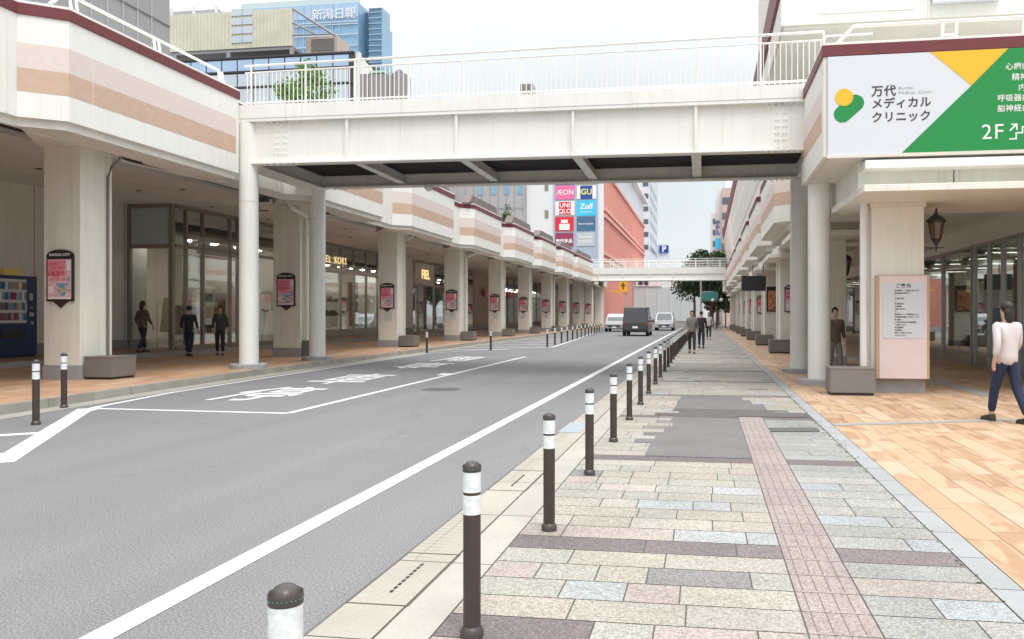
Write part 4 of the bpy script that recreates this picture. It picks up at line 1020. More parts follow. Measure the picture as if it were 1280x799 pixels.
# ------------------------------------------------------------------ far footbridge
FB = thing('footbridge', 'far cream footbridge with thin railings between the two arcades', 'footbridge', (-5, 86, 0))
def fc(o): o.parent = FB; o.matrix_parent_inverse = Matrix.Translation((5, -86, 0)); return o
fc(MB().box(-13, 3.2, 86, 86.15, 5.35, 6.0).box(-13, 3.2, 89, 89.15, 5.35, 6.0).build('girder', 'steel')); fc(MB().box(-13, 3.2, 85.9, 89.3, 6.003, 6.7).build('deck', 'steel'))
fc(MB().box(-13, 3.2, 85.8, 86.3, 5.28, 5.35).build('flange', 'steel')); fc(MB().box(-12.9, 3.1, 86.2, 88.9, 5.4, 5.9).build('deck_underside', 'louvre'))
s_ = MB()
for i in range(6): s_.box(-11.5 + i * 2.7, -11.4 + i * 2.7, 85.88, 85.998, 5.35, 6.0)
[fc(o) for o in split_build(s_, 'stiffener', 'steel')]
for y in (86, 89.1):
    r_ = MB().box(-13, 3.2, y, y + .06, 7.6, 7.66).box(-13, 3.2, y, y + .05, 7.3, 7.34).box(-13, 3.2, y, y + .05, 6.8, 6.84)
    for i in range(13): r_.box(-12.8 + i * 1.3, -12.74 + i * 1.3, y, y + .05, 6.7, 7.6)
    for i in range(105): r_.box(-12.9 + i * .153, -12.88 + i * .153, y + .01, y + .03, 6.8, 7.3)
    fc(r_.build('railing', 'steel'))
tag(MB().ball((0, 0, 0), .35, 10).ball((.3, .1, -.35), .28, 10).build('flower_basket', mat('red_flowers', (.35, .05, .06), .8, noise=.5, scale=4), loc=(2.4, 85.4, 6.7)), 'red flowering plant at the right end of the far footbridge', 'plant')

# ------------------------------------------------------------------ background buildings
def win_grid(B, face, rows, m='window', name='window', t=.06):
    """face: ('y',Y) windows in a plane facing -y, rows of (x0,x1,z0,z1); ('x',X) facing +x, rows of (y0,y1,z0,z1)"""
    for (a, b, z0, z1) in rows:
        o = MB().box(a, b, face[1] - t, face[1] + .05, z0, z1) if face[0] == 'y' else MB().box(face[1] - .05, face[1] + t, a, b, z0, z1)
        o = o.build(name, m); o.parent = B; o.matrix_parent_inverse = Matrix.Translation(-B.location)
def blk(B, name, m, *bx_):
    mb = MB()
    if len(bx_) > 1 and name in ('balcony_post', 'opening', 'parking_sign', 'plant_grille', 'grille', 'balcony'):
        return [blk(B, name, m, q) for q in bx_]
    for q in bx_: mb.box(*q)
    o = mb.build(name, m); o.parent = B; o.matrix_parent_inverse = Matrix.Translation(-B.location); return o
# department store with tenant signs
YA = 105.0; xs = ony(752, YA)
DS = thing('department_store', 'white and coral department store with a grid of tenant signs on its corner', 'building', (xs, YA, 0))
x658 = ony(658, YA); zt = hgt(xs, YA, 209.5)
blk(DS, 'front_wall', 'whiteblock', (x658, xs - .01, YA, 176, 0, zt + 4)); 
rows = [(xs, xs + .05, 0, 1)]
blk(DS, 'side_wall', 'coral', (xs - .008, xs + .2, YA + .6, 176, 0, zt)); blk(DS, 'upper_side_wall', 'office', (xs - .006, xs + .1, YA + .6, 176, zt + .02, zt + 5))
blk(DS, 'corner_wall', 'whiteblock', (xs - .6, xs + .22, YA - .02, YA + .598, 0, zt + 4.5))
bands = []
for zz in (zt - .35, zt - 5.6, zt - 6.5, zt - 11.5, zt - 12.4): bands.append((xs + .2, xs + .45, YA + .6, 176, zz, zz + .45))
blk(DS, 'side_band', 'coralpale', *bands)
blk(DS, 'side_joint', 'coralpale', *[(xs + .2, xs + .24, YA + 3 + i * 3.4, YA + 3.12 + i * 3.4, 0, zt - .4) for i in range(20)])
blk(DS, 'eave', 'cream', (xs, xs + 1.0, YA, 178, zt + 5.02, zt + 5.6))
win_grid(DS, ('y', YA), [(ony(681, YA), ony(685.5, YA), hgt(-21, YA, 238.5), hgt(-21, YA, 229)), (ony(681, YA), ony(685.5, YA), hgt(-21, YA, 273), hgt(-21, YA, 263))], 'bronze')
# tenant signs
TB = thing('tenant_sign_board', 'blue-grey board carrying two columns of coloured shop signs on the department store', 'sign', (ony(693, YA), YA - .3, 0))
def tb(px, Y=YA - .4): return ony(px, Y) - TB.location.x
def tz(px, py, Y=YA - .4): return hgt(ony(px, Y), Y, py)
MB().box(0, tb(747), 0, .29, 5, tz(720, 226) + 6).build('panel', 'signback', TB)
cells = [(694.5, 718, 227.5, 231, 'bluesign', None), (721, 745, 226, 230.5, 'yellow', None), (694.5, 718, 232.5, 249.5, 'aeonpink', 'ÆON'), (721, 745, 232, 249, 'white', 'GU'), (694, 718, 252, 269.5, 'white', 'UNI\nQLO'), (721, 745, 251, 270, 'cyan', 'Zoff'),
         (694, 717, 271.5, 289, 'redsign', 'm'), (721, 744, 271.5, 288.5, 'slate', 'Bon-art Classics'), (694, 716.5, 291.5, 308.5, 'plum', '無印良品'), (721, 743, 291, 307.5, 'greysign', 'Standard\nProducts')]
for x0, x1, ya, yb, m, s_ in cells:
    p = MB().box(tb(x0), tb(x1), -.09, -.005, tz(x0, yb), tz(x0, ya)).build('sign_panel', m, TB); cx_, cz_ = (tb(x0) + tb(x1)) / 2, (tz(x0, ya) + tz(x0, yb)) / 2
    if s_ == 'ÆON': text('lettering', s_, .95, (cx_, -.12, cz_), 'white', p, bold=.01)
    elif s_ == 'GU': MB().box(cx_ - .8, cx_ + .8, -.12, -.095, cz_ - .9, cz_ + .85).build('logo', 'bluesign', p); text('lettering', s_, 1.05, (cx_, -.15, cz_), 'posteryel', p, bold=.03)
    elif s_.__class__ is str and s_.startswith('UNI'):
        MB().box(cx_ - .8, cx_ + .8, -.12, -.095, cz_ - .85, cz_ + .85).build('logo', 'redsign', p)
        text('lettering', 'UNI', .82, (cx_, -.15, cz_ + .38), 'white', p, bold=.02); text('lettering', 'QLO', .82, (cx_, -.15, cz_ - .4), 'white', p, bold=.02)
    elif s_ == 'Zoff': text('lettering', s_, 1.0, (cx_, -.12, cz_ + .2), 'white', p, bold=.025); MB().box(cx_ - .8, cx_ + .8, -.12, -.095, cz_ - .55, cz_ - .47).build('underline', 'white', p)
    elif s_ == 'm':
        q = MB(); q.box(cx_ - .7, cx_ + .7, -.12, -.095, cz_ - .8, cz_ + .0); q.box(cx_ - .45, cx_ + .45, -.12, -.095, cz_ + .1, cz_ + .55); q.build('emblem', 'white', p)
    elif s_ and s_.startswith('Bon'): text('lettering', s_, .30, (cx_, -.12, cz_), 'white', p, bold=.008)
    elif s_ == '無印良品': text('lettering', s_, .56, (cx_, -.12, cz_ - .2), 'white', p, bold=.02)
    elif s_ and s_.startswith('Stan'): text('lettering', 'Standard', .50, (cx_, -.12, cz_ + .28), 'white', p, bold=.012); text('lettering', 'Products', .50, (cx_, -.12, cz_ - .3), 'white', p, bold=.012)
# grey block left of it
GBk = thing('grey_building', 'grey panelled building with a row of small pale windows left of the department store', 'building', (-30, 104, 0))
xg = ony(500, 104)
blk(GBk, 'wall', 'greypanel', (xg - 10, x658 - .05, 104, 130, 0, 26))
sm = [(ony(500 + i * 10.2, 103.9), ony(500 + i * 10.2, 103.9) + .05, 103.95, 104.0, 5, 26) for i in range(16)]
blk(GBk, 'panel_joint', 'greyblock', *[(a, b, 103.93, 103.998, 5, 26) for a, b, *_ in sm], (xg - 10, x658 - .06, 103.92, 103.94, 15.8, 15.9))
win_grid(GBk, ('y', 104), [(ony(597 + i * 16.6, 104), ony(603.5 + i * 16.6, 104), hgt(-27, 104, 243.5), hgt(-27, 104, 230)) for i in range(4)], 'windowblue')
# white office block
OB = thing('office_building', 'tall white office building with window bands behind the coral wall', 'building', (-15, 200, 0))
xo0, xo1 = ony(796, 200), ony(812, 200); 
h_top = hgt(xo0, 200, 170)
blk(OB, 'wall', 'office', (xo0 - 6, xo1, 200, 236, 0, h_top))
rws = [(ony(804, 200), xo1 - .3, hgt(xo1, 200, y + 6), hgt(xo1, 200, y)) for y in (227 + .0, 242, 258, 274, 290, 306)]
win_grid(OB, ('y', 200), [(xo0 + 1.5, b, c, d) for a, b, c, d in rws], 'window'); win_grid(OB, ('x', xo1), [(201.5 + j * 5, 204.5 + j * 5, c, d) for a, b, c, d in rws for j in range(6)], 'window')
# parking sign building
PB = thing('parking_building', 'low grey block carrying a blue and white parking sign', 'building', (ony(830, 230), 230, 0))
blk(PB, 'wall', 'office', (ony(818, 230), ony(835, 230), 230, 240, 0, hgt(-13, 230, 306))); blk(PB, 'lower_wall', 'whiteblock', (ony(800, 228), ony(843, 228), 228, 229.9, 0, hgt(-13, 228, 323)))
px_ = ony(830, 229.5)
blk(PB, 'parking_sign', 'bluesign', (px_ - 1.3, px_ + 1.3, 229.5, 229.95, hgt(px_, 229.5, 316), hgt(px_, 229.5, 307)))
o = text('parking_letter', 'P', 2.3, (px_, 229.45, hgt(px_, 229.5, 311.6)), 'white', PB, bold=.1); o.matrix_parent_inverse = Matrix.Translation(-PB.location)
# right distance
RD = thing('apartment_building', 'beige building with dark windows rising behind the right arcade eave', 'building', (5, 150, 0))
x0, x1 = ony(902.5, 150), ony(930, 150)
blk(RD, 'wall', 'beige', (x0, x1, 150, 170, 0, hgt(x0, 150, 235))); win_grid(RD, ('y', 150), [(x0 + .05, ony(921, 150), hgt(x0, 150, y + 8.5), hgt(x0, 150, y)) for y in (247, 266, 285, 304)], 'window')
blk(RD, 'upper_tower', 'whiteblock', (x0 + .7, x1, 155, 170, 0, hgt(x0, 155, 222)))
WD = thing('hotel_building', 'slim white building with a blue vertical sign in the right distance', 'building', (1, 152, 0))
blk(WD, 'wall', 'whiteblock', (ony(895.5, 152), ony(902.4, 152), 152, 170, 0, hgt(2, 152, 236))); blk(WD, 'lower_wing', 'whiteblock', (ony(888.5, 152), ony(895.4, 152), 152.5, 170, 0, hgt(2, 152, 266)))
win_grid(WD, ('y', 152.5), [(ony(891, 152), ony(894, 152), hgt(2, 152, y + 7), hgt(2, 152, y)) for y in (273, 287, 301, 313)], 'window')
blk(WD, 'blue_sign', 'cyan', (ony(894, 151), ony(900.5, 151), 151, 151.4, hgt(2, 151, 311), hgt(2, 151, 298)))
for j, c_ in enumerate('ホテル'):
    o = text('lettering', c_, 1.0, (ony(897, 151), 151.9, hgt(2, 151, 278 + j * 6.5)), 'bluesign', WD, bold=.03); o.matrix_parent_inverse = Matrix.Translation(-WD.location)
# upper left: towers and plant screens behind the left deck
TW = thing('glass_tower', 'blue glass office tower with white roof lettering behind the left arcade', 'building', (-95, 190, 0))
def L2(px, Y): return ony(px, Y)
Yt = 190
a0, a1 = L2(300, Yt), L2(448, Yt)
hT = lambda px, py, Y: hgt(L2(px, Y), Y, py)
blk(TW, 'curtain_wall', 'bluglass', (a0, a1, Yt, Yt + 22, 0, hT(400, 6, Yt)))
blk(TW, 'roof_band', 'palepane', (a0 + .5, a1 - .02, Yt - .1, Yt - .002, hT(400, 24, Yt), hT(400, 7, Yt)))
blk(TW, 'roof_parapet', 'teal', (a0, a1, Yt + .5, Yt + 1, hT(400, 6, Yt) + .01, hT(400, -2, Yt)))
blk(TW, 'mullion', 'palepane', *[(a0 + i * 1.95, a0 + i * 1.95 + .16, Yt - .25, Yt - .12, 0, hT(400, 7, Yt)) for i in range(1, 15)])
blk(TW, 'floor_band', 'whitepane', *[(a0, a1, Yt - .35, Yt - .26, hT(400, y, Yt), hT(400, y, Yt) + .25) for y in (30, 33, 46, 60, 75)])
blk(TW, 'side_wing', 'bluglassdark', (a1 + .02, L2(464, Yt + 6), Yt + 4, Yt + 9, 0, hT(455, 8, Yt)))
blk(TW, 'stair_tower', 'bluglassdark', (L2(461, Yt + 2) , L2(477, Yt + 2), Yt + 2, Yt + 7, 0, hT(470, 6, Yt)))
blk(TW, 'stair_tower_side', 'bluglass', (L2(477, Yt + 2) + .01, L2(477, Yt + 2) + .2, Yt + 2, Yt + 7, 0, hT(470, 6, Yt)))
blk(TW, 'floor_band', 'palepane', *[(L2(461, Yt + 2), L2(477, Yt + 2), Yt + 1.85, Yt + 1.99, hT(470, y, Yt), hT(470, y, Yt) + .2) for y in range(12, 90, 7)])
o = text('roof_lettering', '新潟日報', 3.0, (L2(418, Yt), Yt - .4, hT(418, 19, Yt)), 'white', TW, bold=.02, space=1.0); o.matrix_parent_inverse = Matrix.Translation(-TW.location)
# black framed curtain-wall block
Yk = 75
CW = thing('curtain_wall_building', 'low building with a black framed pale glass front beyond the left deck', 'building', (L2(330, Yk), Yk, 0))
c0, c1 = L2(212, Yk), L2(443, Yk)
zt1 = hgt(c1, Yk, 63)
blk(CW, 'wall', 'shopdark', (c0, c1, Yk, Yk + 14, 5, zt1 - .15))
for (ya, yb, m) in ((68, 82, 'palepane'), (86, 102, 'whitepane'), (105, 128, 'whitepane')):
    for i in range(12):
        x0 = c1 - .45 - (i + 1) * 1.72; x1 = x0 + 1.58
        win_grid(CW, ('y', Yk), [(x0, x1, hgt(c1, Yk, yb), hgt(c1, Yk, ya))], m, 'pane')
blk(CW, 'frame_line', 'ink', *[(c0, c1, Yk - .12, Yk - .061, hgt(c1, Yk, y), hgt(c1, Yk, y) + .16) for y in (66, 84, 104)])
o = MB().xprism([(Yk + .2, 5), (Yk + 16, 5), (Yk + 16, hgt(c1, Yk, 100)), (Yk + .2, zt1 - .2)], c1 + .01, c1 + .3).build('gable_wall', 'cream'); o.parent = CW; o.matrix_parent_inverse = Matrix.Translation(-CW.location)
blk(CW, 'gable_cap', 'whiteblock', (c1 + .3, c1 + .32, Yk + .3, Yk + .9, 5, zt1))
# louvred plant screen and its steel
Yl = 82
SC = thing('plant_screen', 'beige louvred screen box on grey steelwork above the framed glass front', 'roof structure', (L2(290, Yl), Yl, 0))
s0, s1 = L2(212, Yl), L2(365, Yl)
zb, zt = hgt(s1, Yl, 57), hgt(s1, Yl, 10)
blk(SC, 'screen_wall', 'screen', (s0, s1, Yl, Yl + .5, zb, zt))
blk(SC, 'screen_slat', mat('pale_slat', (.66, .66, .50), .6), *[(s0 + i * .42, s0 + i * .42 + .06, Yl - .08, Yl - .003, zb, zt) for i in range(int((s1 - s0) / .42))])
blk(SC, 'opening', 'whitepane', *[(L2(x, Yl), L2(x, Yl) + 1.3, Yl - .095, Yl - .082, z, z + .75) for x in (290, 303) for z in (zb + .6, zb + 1.6, zb + 2.6, zb + 3.6)])
blk(SC, 'steelwork', 'greyblock', (s0, s1, Yl + .1, Yl + 8, zb - .35, zb - .02), *[(L2(x, Yl), L2(x, Yl) + .4, Yl, Yl + .4, zb - 1.6, zb - .36) for x in (216, 283, 362)])
st = MB(); st.tube([(s1, Yl + .2, zt), (L2(418, Yl), Yl + .2, zb + .9)], .16, 6); st.tube([(s1, Yl + .2, zb + 2.6), (L2(395, Yl), Yl + .2, zb + 1.1)], .12, 6); st.tube([(s1, Yl + .2, zb + 1.2), (L2(418, Yl), Yl + .2, zb + 1.1)], .1, 6); st.tube([(L2(418, Yl), Yl + .2, zb - 1), (L2(418, Yl), Yl + .2, zb + .9)], .12, 6)
o = st.build('brace', 'greyblock'); o.parent = SC; o.matrix_parent_inverse = Matrix.Translation(-SC.location)
blk(SC, 'plant_unit', 'beige', (L2(377, Yl), L2(416, Yl), Yl + 1, Yl + 4, zb - .8, zb + 1.2)); blk(SC, 'plant_grille', 'boxgrey', (L2(384, Yl), L2(412, Yl), Yl + .9, Yl + .99, zb - .4, zb + .9))
# big grey corrugated block
Yg = 46
GG = thing('corrugated_building', 'large grey ribbed metal building rising behind the left arcade deck', 'building', (L2(130, Yg), Yg, 0))
g0, g1 = -60, L2(212, 60)
XE = -33.0
ye1 = onx(212, XE)
blk(GG, 'wall', 'greyblock', (XE - 20, XE, 22, ye1, 5, 30))
blk(GG, 'wall_rib', 'greypanel', *[(XE, XE + .05, 22 + i * 1.2, 22.12 + i * 1.2, 5, 30) for i in range(int((ye1 - 22) / 1.2))])
for dz in (14.5, 19.5): blk(GG, 'wall_seam', 'boxgrey', (XE, XE + .06, 22, ye1, dz, dz + .08))
# flats further back, top left
FL = thing('apartment_building', 'white and grey flats with balconies at the top left behind the louvred screen', 'building', (L2(240, 120), 120, 0))
f0, f1 = L2(215, 120), L2(282, 120)
blk(FL, 'wall', 'greypanel', (f0 - 6, f1 - 2, 121, 140, 0, 52))
for z in (41.8, 45.2, 48.6): blk(FL, 'balcony', 'office', (f0 - 6, f1, 119.6, 120.9, z, z + 1.2)); blk(FL, 'window', 'window', (f0 - 5, f1 - 3, 120.93, 120.98, z + 1.3, z + 2.6))
blk(FL, 'balcony_post', 'whiteblock', *[(f0 + i * 4, f0 + i * 4 + .5, 119.5, 119.58, 40, 52) for i in range(3)])
# grey gabled kiosk on the deck
Yh = 62
KH = thing('deck_shelter', 'dark grey shelter with a pointed gable on the deck behind the footbridge railing', 'shelter', (L2(480, Yh), Yh, 7.0))
k0, k1, k2 = L2(450, Yh), L2(487, Yh), L2(508, Yh)
o = MB().yprism([(k0, 7), (k2, 7), (k2, hgt(k2, Yh, 93)), (L2(499, Yh), hgt(k2, Yh, 85.5)), (k1, hgt(k1, Yh, 95)), (k1 - .2, hgt(k1, Yh, 92)), (k0, hgt(k0, Yh, 92.5))], Yh, Yh + 1.0).build('wall', mat('shelter_cladding', (.30, .28, .29), .7)); o.parent = KH; o.matrix_parent_inverse = Matrix.Translation(-KH.location)
blk(KH, 'roof', mat('shelter_roof', (.50, .62, .50), .7), (k0 + .8, k1 - .4, Yh - .05, Yh + 1.0, hgt(k0, Yh, 92.4) + .01, hgt(k0, Yh, 89.5)))
blk(KH, 'cladding_joint', 'boxgrey', *[(k0 + i * .35, k0 + i * .35 + .04, Yh - .03, Yh - .002, 7, hgt(k0, Yh, 93)) for i in range(1, 9)])
tag(blk(KH, 'rooftop_unit', 'boxgrey', (L2(651, Yh + 30), L2(669, Yh + 30), Yh + 30, Yh + 31, 5, hgt(L2(660, 92), 92, 107)))) if False else None
RU = thing('rooftop_unit', 'small louvred rooftop unit seen through the middle of the near footbridge railing', 'ventilation unit', (L2(656, 108), 108, 26))
blk(RU, 'casing', 'greypanel', (L2(649, 108), L2(666, 108), 108, 110, 26, hgt(L2(656, 108), 108, 105)))
for q_ in ((650.5, 655.5), (657, 663)): blk(RU, 'grille', 'boxgrey', (L2(q_[0], 108), L2(q_[1], 108), 107.9, 107.99, hgt(-29, 108, 115), hgt(-29, 108, 107)))
GBk.location = GBk.location

# ------------------------------------------------------------------ trees
def tree(name, label, loc, h, cr, ch0, n=2600, leaf=.16, m='leafA', group=None, trunk=.14, seed=1, asp=1.0):
    rnd = random.Random(seed); t = thing(name, label, 'tree', loc, 0, group)
    tk = MB(); tk.tube([(0, 0, 0), (.05, 0, h * .3), (0, .05, h * .6), (0, 0, h * .85)], [trunk, trunk * .8, trunk * .5, trunk * .15], 8)
    cl = []
    for i in range(16):
        a = rnd.uniform(0, 2 * PI); zz = rnd.uniform(ch0 + .1 * h, h * .92); prof = math.sin(PI * min(1, max(.08, (zz - ch0) / (h - ch0) * .85 + .12))) ; r = cr * rnd.uniform(.35, .85) * prof
        p = (r * math.cos(a), r * math.sin(a) * asp, zz); cl.append((p, cr * rnd.uniform(.26, .46)))
        tk.tube([(0, 0, max(ch0 * .7, zz - cr * .7)), (p[0] * .6, p[1] * .6, zz - cr * .15), p], [trunk * .4, trunk * .2, trunk * .06], 5)
    tk.build('trunk', 'bark', t)
    cb = MB()
    for i in range(n):
        (cx, cy, cz), rr = rnd.choice(cl); u_ = Vector((rnd.gauss(0, 1), rnd.gauss(0, 1), rnd.gauss(0, 1))).normalized() * rr * rnd.random() ** .4
        c = Vector((cx, cy, cz)) + u_; a = Vector((rnd.gauss(0, 1), rnd.gauss(0, 1), rnd.gauss(0, 1))).normalized(); b = a.cross(Vector((rnd.gauss(0, 1), rnd.gauss(0, 1), rnd.gauss(0, 1)))).normalized(); s_ = leaf * rnd.uniform(.6, 1.3)
        cb.bm.faces.new([cb.bm.verts.new(c + q) for q in (a * s_, b * s_ * .5, -a * s_, -b * s_ * .5)])
    cb.build('crown', m, t, fix=False); return t
xt = ony(379, 26.5); zt0 = 8.4
tree('deck_tree', 'small leafy tree in a pink planter behind the left end of the footbridge railing', (xt, 26.5, zt0), hgt(xt, 26.5, 76) - zt0, 1.05, .5, 1500, .075, 'leafC', seed=4, trunk=.035)
tag(MB().box(-.75, .85, -.3, .3, 0, 1.55).build('planter', 'pink', loc=(xt, 26.5, 7.0), bevel=.02), 'pink planter trough under the small deck tree', 'planter')
tree('street_tree', 'dark leafy tree with a visible trunk beyond the far footbridge', (ony(889, 112), 112, 0), 10.0, 5.2, 2.4, 9500, .26, 'leafB', seed=2, trunk=.35)
tree('street_tree', 'taller tree rising above the right end of the far footbridge', (ony(897, 128), 128, 0), 11.2, 4.4, 3.5, 7000, .26, 'leafA', seed=5, trunk=.3)
tree('street_tree', 'tree furthest left of the three beyond the far footbridge', (ony(868, 135), 135, 0), 10.2, 2.6, 5, 3500, .24, 'leafB', seed=6, trunk=.25)
for i, (px, Y) in enumerate(((630, 66), (634, 66))):
    x = ony(px, Y) 
    sh = MB(); rnd = random.Random(i)
    for j in range(260):
        c = Vector((rnd.gauss(0, .35), rnd.gauss(0, .25), rnd.uniform(0, 1.0) * (1 if i == 0 else 1.8))); c.x *= (1 - c.z / 2.6); a = Vector((rnd.gauss(0, 1), rnd.gauss(0, 1), rnd.gauss(0, 1))).normalized() * .09; b = Vector((rnd.gauss(0, 1), rnd.gauss(0, 1), rnd.gauss(0, 1))).normalized() * .05
        sh.bm.faces.new([sh.bm.verts.new(c + q) for q in (a, b, -a, -b)])
    tag(sh.build('shrub', 'leafA', fix=False, loc=(x, Y, hgt(x, Y, 276) - .4)), ['low rounded shrub on the left arcade deck before the grey building', 'tall pointed shrub on the left arcade deck before the grey building'][i], 'shrub')
tag(MB().box(-1.2, 1.2, -.3, .3, 0, 2.2).build('planter', 'boxgrey', loc=(ony(632, 66), 66, hgt(ony(632, 66), 66, 276) - 2.5)), 'grey planter holding the two shrubs on the left deck', 'planter')

# ------------------------------------------------------------------ street end
EB = thing('street_end_building', 'pale teal glass building closing the street beyond the far footbridge', 'building', (-10, 150, 0))
blk(EB, 'wall', 'whiteblock', (-34, 0, 150, 165, 0, 8.6)); blk(EB, 'glass_front', 'teal', (-33, -.5, 149.7, 149.99, .5, 6.8))
blk(EB, 'name_band', 'white', (-20, -8, 149.5, 149.69, 7.0, 8.3)); o = text('lettering', '駐車場', 1.0, (-12, 149.4, 7.6), 'ink', EB, bold=.03); o.matrix_parent_inverse = Matrix.Translation(-EB.location)
blk(EB, 'mullion', 'office', *[(-33 + i * 2.2, -32.85 + i * 2.2, 149.6, 149.698, .5, 6.8) for i in range(15)])
YS = thing('amber_sign', 'amber shop sign on the corner beyond the left arcade', 'sign', (ony(780, 109), 109, 0))
q0, q1 = ony(774, 109), ony(784, 109)
blk(YS, 'panel', 'signyel', (q0, q1, 109, 109.3, hgt(q0, 109, 363), hgt(q0, 109, 352))); blk(YS, 'fascia', 'signyel', (ony(764, 109), q1, 108.9, 109.4, hgt(q0, 109, 365.5), hgt(q0, 109, 363.5))); blk(YS, 'post', 'greypanel', (q1 - .3, q1, 109.1, 109.25, 0, hgt(q0, 109, 365.5)))
blk(YS, 'symbol', 'ink', ((q0 + q1) / 2 - .08, (q0 + q1) / 2 + .08, 108.9, 108.98, hgt(q0, 109, 361.5), hgt(q0, 109, 353)), ((q0 + q1) / 2 - .3, (q0 + q1) / 2 + .3, 108.91, 108.97, hgt(q0, 109, 357), hgt(q0, 109, 356)))
TP = thing('road_sign_post', 'grey pole with a dark teal direction sign by the far trees', 'road sign', (ony(876, 104), 104, 0))
MB().tube([(0, 0, 0), (0, 0, 6.2)], .1, 8).tube([(0, 0, 4.6), (1.6, 0, 4.6)], .05, 6).build('pole', 'greypanel', TP); MB().box(.2, 2.2, -.12, -.06, 3.4, 4.6).build('sign_plate', 'tealdark', TP)
LP = thing('street_lamp', 'slim grey street pole at the far end on the left of the carriageway', 'street lamp', (ony(792, 110), 110, 0))
MB().tube([(0, 0, 0), (0, 0, 7.5)], .12, 8).build('pole', 'greypanel', LP); MB().box(-.2, 1.2, -.12, .12, 7.4, 7.55).build('lamp_head', 'greypanel', LP)
for i, (px, Y) in enumerate(((896, 100), (907, 98))):
    t = thing('street_lamp', ['black double-headed lamp post left of the right arcade end', 'black lamp post nearest the right arcade end'][i], 'street lamp', (ony(px, Y), Y, 0))
    MB().tube([(0, 0, 0), (0, 0, 3.6)], .07, 8).tube([(-.5, 0, 3.2), (.5, 0, 3.2)], .04, 6).build('pole', 'dark', t); split_build(MB().ball((-.5, 0, 3.45), .2, 8).ball((.5, 0, 3.45), .2, 8), 'lamp_head', 'white', t)
for i in range(3):
    x = ony(889 + i * 4, 96); t = thing('bicycle', f'{["dark", "dark", "dark"][i]} parked bicycle, {ORD[i]} from the left, at the end of the footway', 'bicycle', (x, 96, 0.01), .4 + i * .2, 'bicycles parked at the end of the footway')
    for xx in (-.5, .5):
        w_ = MB(); pts = [(xx + .33 * math.cos(2 * PI * k / 16), 0, .33 + .33 * math.sin(2 * PI * k / 16)) for k in range(17)]; w_.tube(pts, .02, 5, caps=False); w_.build('wheel', 'tyre', t)
    MB().tube([(-.5, 0, .33), (-.15, 0, .8), (.35, 0, .85), (.5, 0, .33)], .02, 5).tube([(-.15, 0, .8), (0, 0, .33), (.35, 0, .85)], .02, 5).tube([(.35, 0, .85), (.33, -.25, 1.0), (.33, .25, 1.0)], .015, 5).build('frame', 'clGrey', t); MB().box(-.28, -.08, -.07, .07, .88, .94).build('saddle', 'dark', t)

# ------------------------------------------------------------------ cars
def car(loc, rz, m, label, h=1.9, L=4.6, W=1.8):
    t = thing('car', label, 'car', loc, rz)      # front faces -y
    l = L / 2; w = W / 2
    prof = [(-l, .35), (-l + .05, .8), (-l + .75, .98), (-l + 1.5, h - .05), (-l + 1.9, h), (l - .35, h - .03), (l - .05, 1.0), (l, .45), (l - .1, .3), (-l + .1, .28)]
    b = MB(); n = len(prof)
    lay = []
    for x, ins in ((-w, 0), (-w + .0, 0), (w, 0)): pass
    def ring(x, k): return [b.bm.verts.new((x * (1 - (k * .14 if z > 1.0 else 0)), y, z)) for y, z in prof]
    A, B_ = ring(-w, 1), ring(w, 1)
    b.bm.faces.new(A); b.bm.faces.new(B_[::-1])
    for i in range(n): b.bm.faces.new([A[i], B_[i], B_[(i + 1) % n], A[(i + 1) % n]])
    b.build('body', m, t, bevel=.08)
    MB().hull([(-w * .82, -l + .80, 1.05), (w * .82, -l + .80, 1.05), (w * .8, -l + .84, 1.02), (-w * .8, -l + .84, 1.02), (-w * .74, -l + 1.42, h - .14), (w * .74, -l + 1.42, h - .14), (w * .74, -l + 1.5, h - .14), (-w * .74, -l + 1.5, h - .14)]).build('windshield', 'window', t)
    for s_ in (-1, 1):
        MB().hull([(s_ * w * .98, -l + 1.1, 1.03), (s_ * w * .98, l - .4, 1.03), (s_ * w * .9, l - .4, 1.03), (s_ * w * .9, -l + 1.1, 1.03), (s_ * w * .9, -l + 1.6, h - .2), (s_ * w * .9, l - .5, h - .2), (s_ * w * .8, l - .5, h - .2), (s_ * w * .8, -l + 1.6, h - .2)]).build('side_window', 'window', t)
        MB().box(s_ * w * .58, s_ * w * .93, -l - .02, -l + .2, .68, .84).build('headlight', 'headlamp', t)
        MB().box(s_ * w * .8, s_ * w * .96, l - .1, l + .01, .8, 1.05).build('tail_light', 'tail', t)
        MB().box(s_ * (w + .02), s_ * (w + .2), -l + 1.1, -l + 1.2, 1.05, 1.2).build('mirror', m, t)
        for y in (-l + .85, l - .85):
            wh = MB().tube([(s_ * (w - .22), y, .32), (s_ * (w + .01), y, .32)], .32, 16).build('wheel', 'tyre', t); MB().tube([(s_ * w, y, .32), (s_ * (w + .02), y, .32)], .2, 12).build('rim', 'alu', wh)
    MB().box(-w * .6, w * .6, -l - .015, -l + .1, .45, .62).build('grille', 'dark', t); MB().box(-.2, .2, -l - .03, -l - .016, .36, .5).build('number_plate', 'white', t); MB().box(-.2, .2, l, l + .02, .6, .75).build('number_plate', 'white', t)
    return t
car((-5.2, 62, 0), PI, 'taxiblack', 'dark van-like car driving away in the middle of the far carriageway', 2.2, 4.8, 1.95)
car((-8.6, 78, 0), 0, 'carsilver', 'silver car stopped by the left kerb short of the far footbridge', 1.75, 4.6, 1.9)
car((-4.2, 84, 0), 0, 'carsilver', 'grey car coming towards the camera under the far footbridge', 1.9, 4.6, 1.9)

